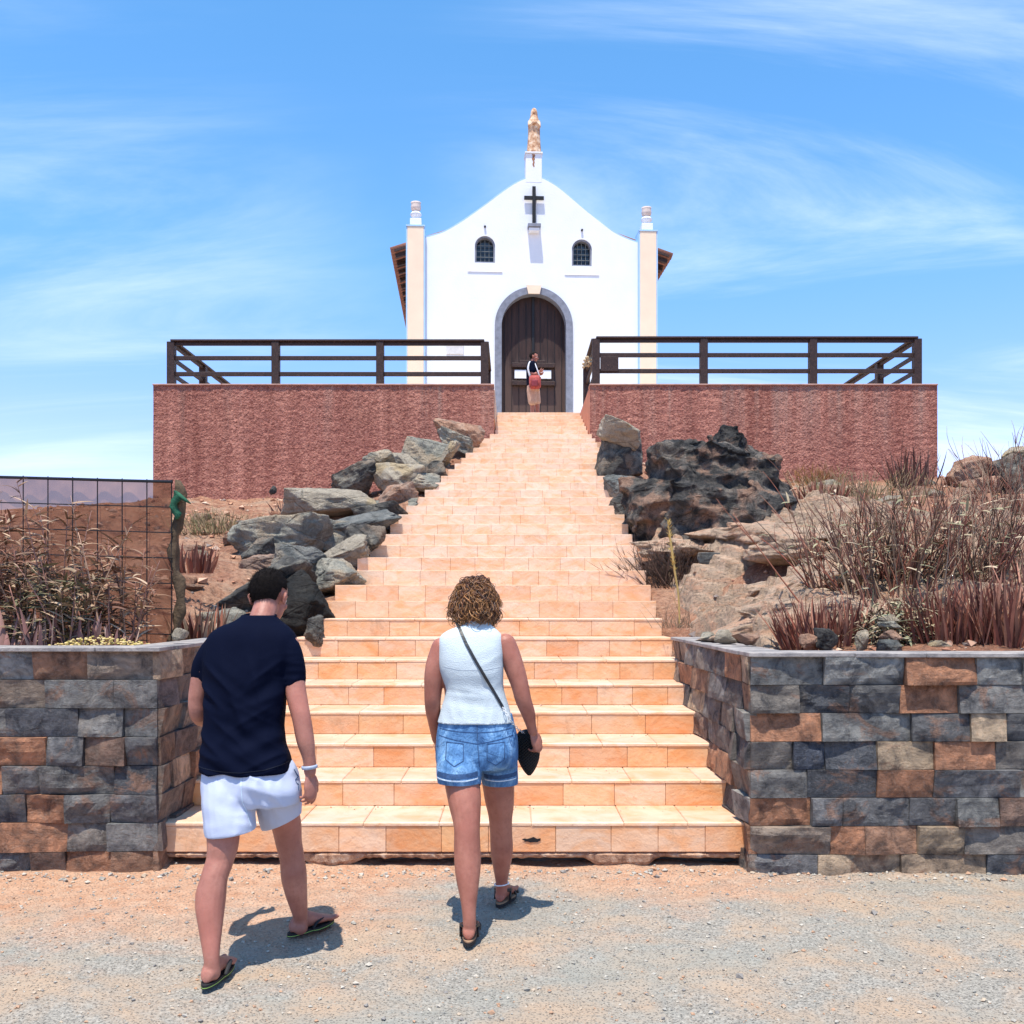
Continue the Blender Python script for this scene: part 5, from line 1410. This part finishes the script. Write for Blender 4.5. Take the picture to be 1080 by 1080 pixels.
# ---- the woman
wom = person('person', 'woman with curly brown hair, white sleeveless top and denim shorts walking to the steps', (-.14, 4.6, 0))
a = Acc(); HW = P(502, 637, 4.72); fW = V((.06, .95, -.22)); hW, qW = head(a, HW, fW, (0, 0, 1), .96)
limb(a, [(500, 672, 4.64), (501, 658, 4.66), (502, 645, 4.69)], [.058, .049, .048])
torso(a, [(500, 668, 4.64, 24, .055), (496, 684, 4.63, 33, .075), (497, 712, 4.63, 30, .085), (500, 740, 4.63, 31, .085), (502, 775, 4.63, 34, .09), (503, 800, 4.63, 33, .09)])
limb(a, [(484, 790, 4.60), (487, 822, 4.53), (490, 845, 4.48), (492, 866, 4.44), (492.5, 880, 4.42), (493, 908, 4.40), (493.5, 930, 4.37), (494.5, 955, 4.34), (495, 970, 4.33), (495, 978, 4.335)], [.085, .084, .0790, .064, .0600, .0625, .052, .035, .031, .033])
limb(a, [(521, 790, 4.64), (525, 822, 4.70), (527, 845, 4.73), (528, 862, 4.75), (528.5, 876, 4.77), (529, 898, 4.80), (529, 915, 4.83), (529, 930, 4.86), (529, 940, 4.87)], [.085, .082, .073, .060, .057, .0565, .044, .031, .032])
foot(a, P(495, 976, 4.355), (.02, 1), .026, .92, side=1); foot(a, P(530, 938, 4.90), (.28, 1), .026, .92, side=-1)
limb(a, [(533, 679, 4.64), (541, 700, 4.63), (548, 722, 4.62), (552, 738, 4.62), (557, 752, 4.64), (560, 764, 4.66), (562, 771, 4.67)], [.052, .050, .044, .039, .034, .026, .024])
limb(a, [(466, 683, 4.64), (459, 704, 4.63), (457, 728, 4.63), (456.5, 744, 4.64), (458, 760, 4.70), (460, 775, 4.77), (461, 780, 4.79)], [.050, .050, .044, .039, .034, .026, .024])
hand(a, P(562, 772, 4.675), (.35, .12, -1), (-.7, .6, -.1), (.2, 1, .1), .88, (.5, .8, .9, .9)); hand(a, P(461, 781, 4.79), (.1, .1, -1), (.9, .3, 0), (-.3, 1, 0), .86, (.3, .35, .4, .5))
fuse('body', a, .0048, 4, M_skin2, wom, lambda co, n: NZ.noise(co * 12) * .002); eyes(qW, hW, .96, wom)
a = Acc()
torso(a, [(504, 654, 4.665, 11.5, .053), (503, 659, 4.66, 15, .06), (499, 664, 4.65, 25, .072), (497, 672, 4.64, 33, .085), (496.5, 688, 4.63, 34.5, .10), (497, 706, 4.63, 34, .112), (500.5, 727, 4.63, 30.8, .105), (501.5, 746, 4.63, 36, .118), (501.5, 762, 4.63, 40.5, .135)], p_=2.5)
FW_ = [(P(500, 730, 4.5), V((.15, 0, 1)), .05, .004, .12), (P(485, 750, 4.5), V((1, 0, .2)), .055, .005, .09), (P(520, 750, 4.5), V((1, 0, -.2)), .055, .005, .09), (P(520, 706, 4.5), V((-.5, 0, 1)), .05, .0035, .09)]
me = bake(a, .007, 3); displace(me, lambda co, n: folds(co, *FW_) + NZ.noise(co * 7) * .003)
hz = P(0, 763, 4.55).z
for v in me.vertices:
    if v.co.z < hz: v.co.z = hz + (v.co.z - hz) * .1
top = link('sleeveless_top', me, M_top, wom, True)
seam('back_seam', top, [(468, 704), (485, 707), (512, 707), (529, 704)], 4.5, .002, flat('seam_shade', (.5, .54, .56)), top, .0003, .0008)
a = Acc()
torso(a, [(502, 752, 4.63, 38, .118), (502.5, 764, 4.63, 40.5, .13), (503, 780, 4.63, 43.3, .148), (503, 798, 4.63, 43.8, .155), (503, 808, 4.63, 42, .145)], p_=2.3)
for k in (-1, 1): ball(a, P(503 + k * 19, 795, 4.56), .088, .095, .09)
limb(a, [(483.5, 795, 4.59), (484, 810, 4.545), (484.5, 820, 4.52)], [.105, .108, .108], flat=.98); limb(a, [(524, 795, 4.64), (526, 812, 4.67), (527.5, 822, 4.69)], [.102, .096, .092])
FD = [(P(484, 812, 4.45), V((.3, 0, 1)), .028, .003, .10), (P(524, 812, 4.5), V((-.3, 0, 1)), .028, .003, .10), (P(503, 800, 4.5), V((1, 0, .7)), .03, .003, .06)]
me = bake(a, .0065, 3); displace(me, lambda co, n: folds(co, *FD) + NZ.noise(co * 10) * .0025)
for v in me.vertices:
    x = v.co.x / v.co.y * 1000 + 540; hz = P(0, 825 if x < 506 else 828, 4.52 if x < 506 else 4.66).z
    if v.co.z < hz: v.co.z = hz + (v.co.z - hz) * .08
ds = link('denim_shorts', me, M_denim, wom, True)
seam('centre_seam', ds, [(503, 762), (504, 785), (506, 808)], 4.5, .004, M_denim_d, ds, .0006, .0014)
seam('waistband_seam', ds, [(463, 770), (485, 772), (503, 772.5), (522, 772), (543, 769)], 4.5, .003, M_denim_d, ds, .0006, .0012)
seam('yoke_seam', ds, [(462, 777), (483, 781), (503, 784), (523, 781), (545, 776)], 4.5, .003, M_denim_d, ds, .0006, .0012)
for c_ in ([(471, 783), (470.5, 800), (480, 806), (489, 801), (489, 784), (471, 783)], [(514, 784), (514, 801), (523, 806), (532, 800), (532, 783), (514, 784)]):
    seam('back_pocket', ds, c_, 4.5, .0035, M_denim_d, ds, .001, .0016)
seam('hem_band', ds, [(460, 819), (475, 820), (490, 820), (503, 818.5)], 4.4, .022, M_denim_d, ds, .0008, .0012); seam('hem_band', ds, [(510, 822), (525, 823), (545, 821)], 4.5, .022, M_denim_d, ds, .0008, .0012)
seam('frayed_hem', ds, [(460, 823.6), (475, 824.6), (490, 824.8), (503, 823.5)], 4.4, .0055, M_thread, ds, .0015, .002, 14); seam('frayed_hem', ds, [(511, 826.4), (525, 827.2), (544, 826)], 4.5, .0055, M_thread, ds, .0015, .002, 14)
# curly hair
def m_curl(n, b):
    n.put(b.inputs['Base Color'], vcol(n)); b.inputs['Roughness'].default_value = .42; b.inputs['Specular IOR Level'].default_value = .5
M_curl = mat('curly_hair', m_curl); rnd = random.Random(77); a = Acc(); HC = HW + V((0, -.01, .0))
def env(az, po):
    r_ = .105 + .015 * math.sin(3 * az + 1) * math.sin(po); zz = math.cos(po)
    fl = .92 + .24 * sst(.5, -.45, zz) - .10 * sst(-.6, -1, zz) + .07 * NZ.noise(V((az * 1.5, zz * 2.5, 3)))
    return HC + V((math.sin(po) * math.sin(az) * r_ * fl, -math.sin(po) * math.cos(az) * r_ * fl * .98, zz * .128 - (.012 if zz < 0 else 0)))
rs = []
for i in range(30):
    po = .03 + (2.35 - .03) * i / 29
    rs.append([(HC + (env(2 * math.pi * j / 40, po) - HC) * (.86 if not (abs(((2 * math.pi * j / 40) + math.pi) % (2 * math.pi) - math.pi) > 2.0 and po > .95) else .55)) for j in range(40)])
rings(a, rs, True, (.035, .016, .008))
HCOL = [(.045, .017, .008), (.09, .032, .012), (.14, .05, .018), (.22, .085, .028), (.34, .15, .05), (.07, .024, .01), (.05, .02, .01)]
for i in range(1150):
    az = rnd.uniform(-2.0, 2.0); p0 = rnd.uniform(.05, 1.3) if rnd.random() < .6 else rnd.uniform(.8, 1.7); p1 = p0 + rnd.uniform(.5, 1.2); p1 = min(p1, 2.42 + .12 * math.sin(az * 5) + rnd.uniform(-.15, .12))
    if abs(az) > 1.7 and p1 > 1.6: p1 = 1.6
    dr = rnd.gauss(0, .25); hr = rnd.uniform(.007, .016); tw = rnd.uniform(6, 15) * rnd.choice((-1, 1)); ph = rnd.uniform(0, 6); lv = rnd.uniform(.84, 1.12 if rnd.random() < .25 else 1.04); c_ = rnd.choice(HCOL); pts = []; N_ = 26
    for k in range(N_):
        t = k / (N_ - 1); po = lerp(p0, p1, t); az_ = az + dr * t; q = env(az_, po); out_ = (q - HC).normalized(); q = HC + (q - HC) * lv; s = out_.cross(V((0, 0, 1))); s = s.normalized() if s.length > .1 else V((1, 0, 0)); w2 = s.cross(out_)
        g_ = hr * min(1, t * 4 + .3); q = q + out_ * g_ * math.cos(ph + tw * t) + s * g_ * math.sin(ph + tw * t) + out_ * .01 * t; pts.append(q)
    fs_ = len(a.f)
    r_ = rnd.uniform(.0009, .0028); tube(a, pts, [r_ * (1 - .6 * (k / (N_ - 1)) ** 2) for k in range(N_)], 5, c=c_)
    gd = rnd.random(); kk = rnd.uniform(.8, 1.2)
    for q_ in range(fs_, len(a.f)):
        t = min(1, (q_ - fs_) / (5.0 * (N_ - 1))); m_ = gd * sst(.35, 1, t) * .8; a.c[q_] = tuple(lerp(u_, v_, m_) * kk for u_, v_ in zip(c_, (.56, .27, .085)))
obj('curly_hair', a, M_curl, wom, smooth=True)
for (ank, h_, sd_) in ((P(495, 976, 4.355), (.02, 1), 1), (P(530, 938, 4.90), (.28, 1), -1)):
    h = V((h_[0], h_[1], 0)).normalized(); s = V((h.y, -h.x, 0)); o = V((ank.x, ank.y, 0)); a = Acc(); sole(a, o, h, s, .97, sd_, .003, .019); sn = obj('sandal', a, M_rubber, wom)
    a = Acc(); sole(a, o, h, s, .96, sd_, .0192, .0255); obj('insole', a, M_insole, sn); a = Acc()
    tube(a, [o + h * (-.058 * math.cos(q) + .015) + s * .041 * math.sin(q) + V((0, 0, .072 + .012 * math.cos(q))) for q in [2 * math.pi * i / 24 for i in range(25)]], .0065, 8, flat=1.3)
    for z_, t_ in ((.058, .10), (.045, .14)): tube(a, [o + h * t_ + s * .043 * math.cos(q) + V((0, 0, .022 + (z_ - .016) * math.sin(q))) for q in [math.pi * i / 14 for i in range(15)]], .0065, 8, flat=1.3)
    for k in (-1, 1): tube(a, [o + h * .01 + s * .041 * k + V((0, 0, .07)), o + h * .0 + s * .04 * k + V((0, 0, .022))], .006, 8); tube(a, [o + h * .05 + s * -.01 * k + V((0, 0, .088)), o + h * .10 + s * .03 * k + V((0, 0, .055))], .006, 8)
    obj('sandal_strap', a, M_leather, sn, smooth=True)
a = Acc(); an = P(529, 932, 4.865)
tube(a, [an + V((math.cos(q) * .0365, math.sin(q) * .0365, .004 * math.cos(q))) for q in [2 * math.pi * i / 20 for i in range(21)]], .003, 6); obj('anklet', a, M_white, wom, smooth=True)
# shoulder bag
bag = thing('shoulder_bag', P(559, 818, 4.74), 'small black quilted shoulder bag hanging at the right hip of the woman', 'bag')
bc = P(557, 793, 4.74); a = Acc(); rs = []
prof_ = [(25, .012, .012), (22, .045, .022), (15, .056, .030), (5, .060, .034), (-6, .056, .032), (-15, .042, .028), (-22, .024, .018), (-26, .008, .008)]
for h_, hw, dp in cat_rom(prof_, 4):
    rs.append([bc + V((hw * math.cos(q) * (1 + .0 * h_) + (h_ * -.0002), dp * math.sin(q), h_ * .0045)) for q in [2 * math.pi * i / 28 for i in range(28)]])
rings(a, rs)
def m_quilt(n, b):
    n.put(b.inputs['Base Color'], (.011, .011, .012)); b.inputs['Roughness'].default_value = .5; p = n.map(n.oc, (1, 1, 1), (0, 0, 0), (0, R(45), 0))
    wv = n.node('ShaderNodeTexWave', None, Scale=28.0); n.put(wv.inputs['Vector'], p); w2 = n.node('ShaderNodeTexWave', dict(bands_direction='Z'), Scale=28.0); n.put(w2.inputs['Vector'], p)
    bump(n, b, n.math('MULTIPLY', wv.outputs[1], w2.outputs[1]), .01)
obj('pouch', a, mat('quilted_black', m_quilt), bag, smooth=True)
pl = [(484, 661), (492, 678), (501, 694), (511, 711), (521, 729), (530, 745)]
q = []
for p0, p1 in zip(pl, pl[1:]):
    for k in range(6): q.append(P(lerp(p0[0], p1[0], k / 6), lerp(p0[1], p1[1], k / 6), 4.6))
q.append(P(530, 745, 4.6)); pn = on_surface(top, q, .004)
f0 = [(P(478, 655, 4.72), V((0, 0, 1))), (P(481, 656.5, 4.66), V((0, -.4, 1)).normalized())]
pe = [(P(537, 757, 4.5), V((0, -1, 0))), (P(545, 768, 4.62), V((0, -1, 0))), (P(553, 773, 4.73), V((0, -1, 0)))]
a = Acc(); ribbon(a, f0 + pn[1:], .014, .0025); sp_ = obj('strap', a, M_leather, bag)
a = Acc(); cpts = [pn[-1][0]] + [p for p, _ in pe]; cp = [V(x) for x in cat_rom([tuple(p) for p in cpts], 5)]
for i, p in enumerate(cp[:-1]):
    d = (cp[i + 1] - p); u_ = V((0, 1, 0)) if i % 2 else V((.7, 0, .7)); s = d.normalized().cross(u_).normalized() * .006
    tube(a, [p + d * .5 + d * .62 * math.cos(t_) + s * math.sin(t_) for t_ in [2 * math.pi * k / 12 for k in range(13)]], .0017, 5)
obj('chain', a, M_metal, bag, smooth=True)

# ---- the visitor at the chapel door
vis = person('person', 'distant visitor in black T-shirt and khaki shorts standing sideways before the chapel door', (.55, 22.7, 5.9))
YV = 22.7; a = Acc(); HV = P(563, 376.5, YV); hV, qV = head(a, HV, (.85, -.1, -.2), (0, 0, 1), 1.02)
limb(a, [(561.5, 386, YV), (562.5, 380, YV)], [.065, .058]); torso(a, [(561, 385, YV, 4, .12), (561, 398, YV, 5, .15), (562, 410, YV, 5, .14)])
limb(a, [(560.5, 410, YV), (561.5, 426, YV - .02), (561.5, 440, YV - .02), (562, 443, YV - .02)], [.10, .062, .042, .04], 12); limb(a, [(564.5, 410, YV + .1), (566.5, 426, YV + .1), (567, 440, YV + .1), (567, 443, YV + .1)], [.10, .062, .042, .04], 12)
limb(a, [(561, 385, YV - .19), (561.5, 394, YV - .22), (566, 394, YV - .2), (568.5, 392, YV - .14)], [.05, .045, .04, .03], 12); limb(a, [(561, 385, YV + .19), (562, 394, YV + .2), (567.5, 395, YV + .1)], [.05, .045, .035], 12)
hand(a, P(568.5, 392, YV - .14), (.8, .3, .3), (0, .5, .5), (0, 0, 1), .95); hand(a, P(567.5, 395, YV + .1), (.9, -.2, .1), (0, .5, .5), (0, 0, 1), .95)
foot(a, (P(562, 443, YV).x, YV - .02, 0), (1, -.1), TOPZ, 1.0, 1); foot(a, (P(567, 443, YV).x, YV + .1, 0), (1, .1), TOPZ, 1.0, -1)
fuse('body', a, .008, 2, M_skin2, vis); eyes(qV, hV, 1.02, vis)
a = Acc(); torso(a, [(561.5, 381.5, YV, 3, .10), (561, 383.5, YV, 5, .19), (561, 390, YV, 6, .20), (561.3, 398, YV, 6.3, .19), (562, 408, YV, 6.5, .19)], n=24)
limb(a, [(561, 385, YV - .17), (561.5, 391, YV - .21)], [.08, .072], 12); limb(a, [(561, 385, YV + .17), (561.5, 391, YV + .2)], [.08, .072], 12); fuse('t_shirt', a, .014, 2, M_navy, vis)
a = Acc(); torso(a, [(562, 406, YV, 6.3, .19), (562.5, 412, YV, 6.8, .2)], n=24)
limb(a, [(560.5, 412, YV - .05), (561.5, 423.5, YV - .05)], [.115, .105], 14); limb(a, [(564.5, 412, YV + .08), (566, 423.5, YV + .1)], [.115, .10], 14); fuse('shorts', a, .014, 2, flat('khaki', (.46, .29, .21), .9, .12), vis)
a = Acc(); hairshell(a, qV, 1, lambda d: keepM(d), 1.10, 36, 22); obj('hair', a, M_hairm, vis, smooth=True)
bp = thing('backpack', P(563.5, 411, YV - .3), 'small red backpack held at the hip of the distant visitor', 'backpack')
a = Acc(); box(a, P(558, 0, 22.4).x, P(570.5, 0, 22.4).x, 22.28, 22.46, P(0, 410.5, 22.4).z, P(0, 396.5, 22.4).z, .05); obj('pack', a, flat('red_nylon', (.33, .06, .05), .7, .5, 14, .01), bp, smooth=True)
a = Acc(); box(a, P(560.5, 0, 22.4).x, P(567, 0, 22.4).x, 22.24, 22.279, P(0, 409, 22.4).z, P(0, 402, 22.4).z, .018); obj('pocket', a, flat('dark_red_nylon', (.2, .03, .04), .7, .2), bp)
a = Acc(); tube(a, [P(559, 397, 22.44), P(557, 389, 22.45), P(558.5, 382.5, 22.52), P(561, 381.5, 22.6)], .022, 8, 4); tube(a, [P(569, 397, 22.44), P(566, 388, 22.45), P(564, 383, 22.55)], .014, 8, 4); obj('strap', a, flat('pale_strap', (.6, .6, .62)), bp, smooth=True)
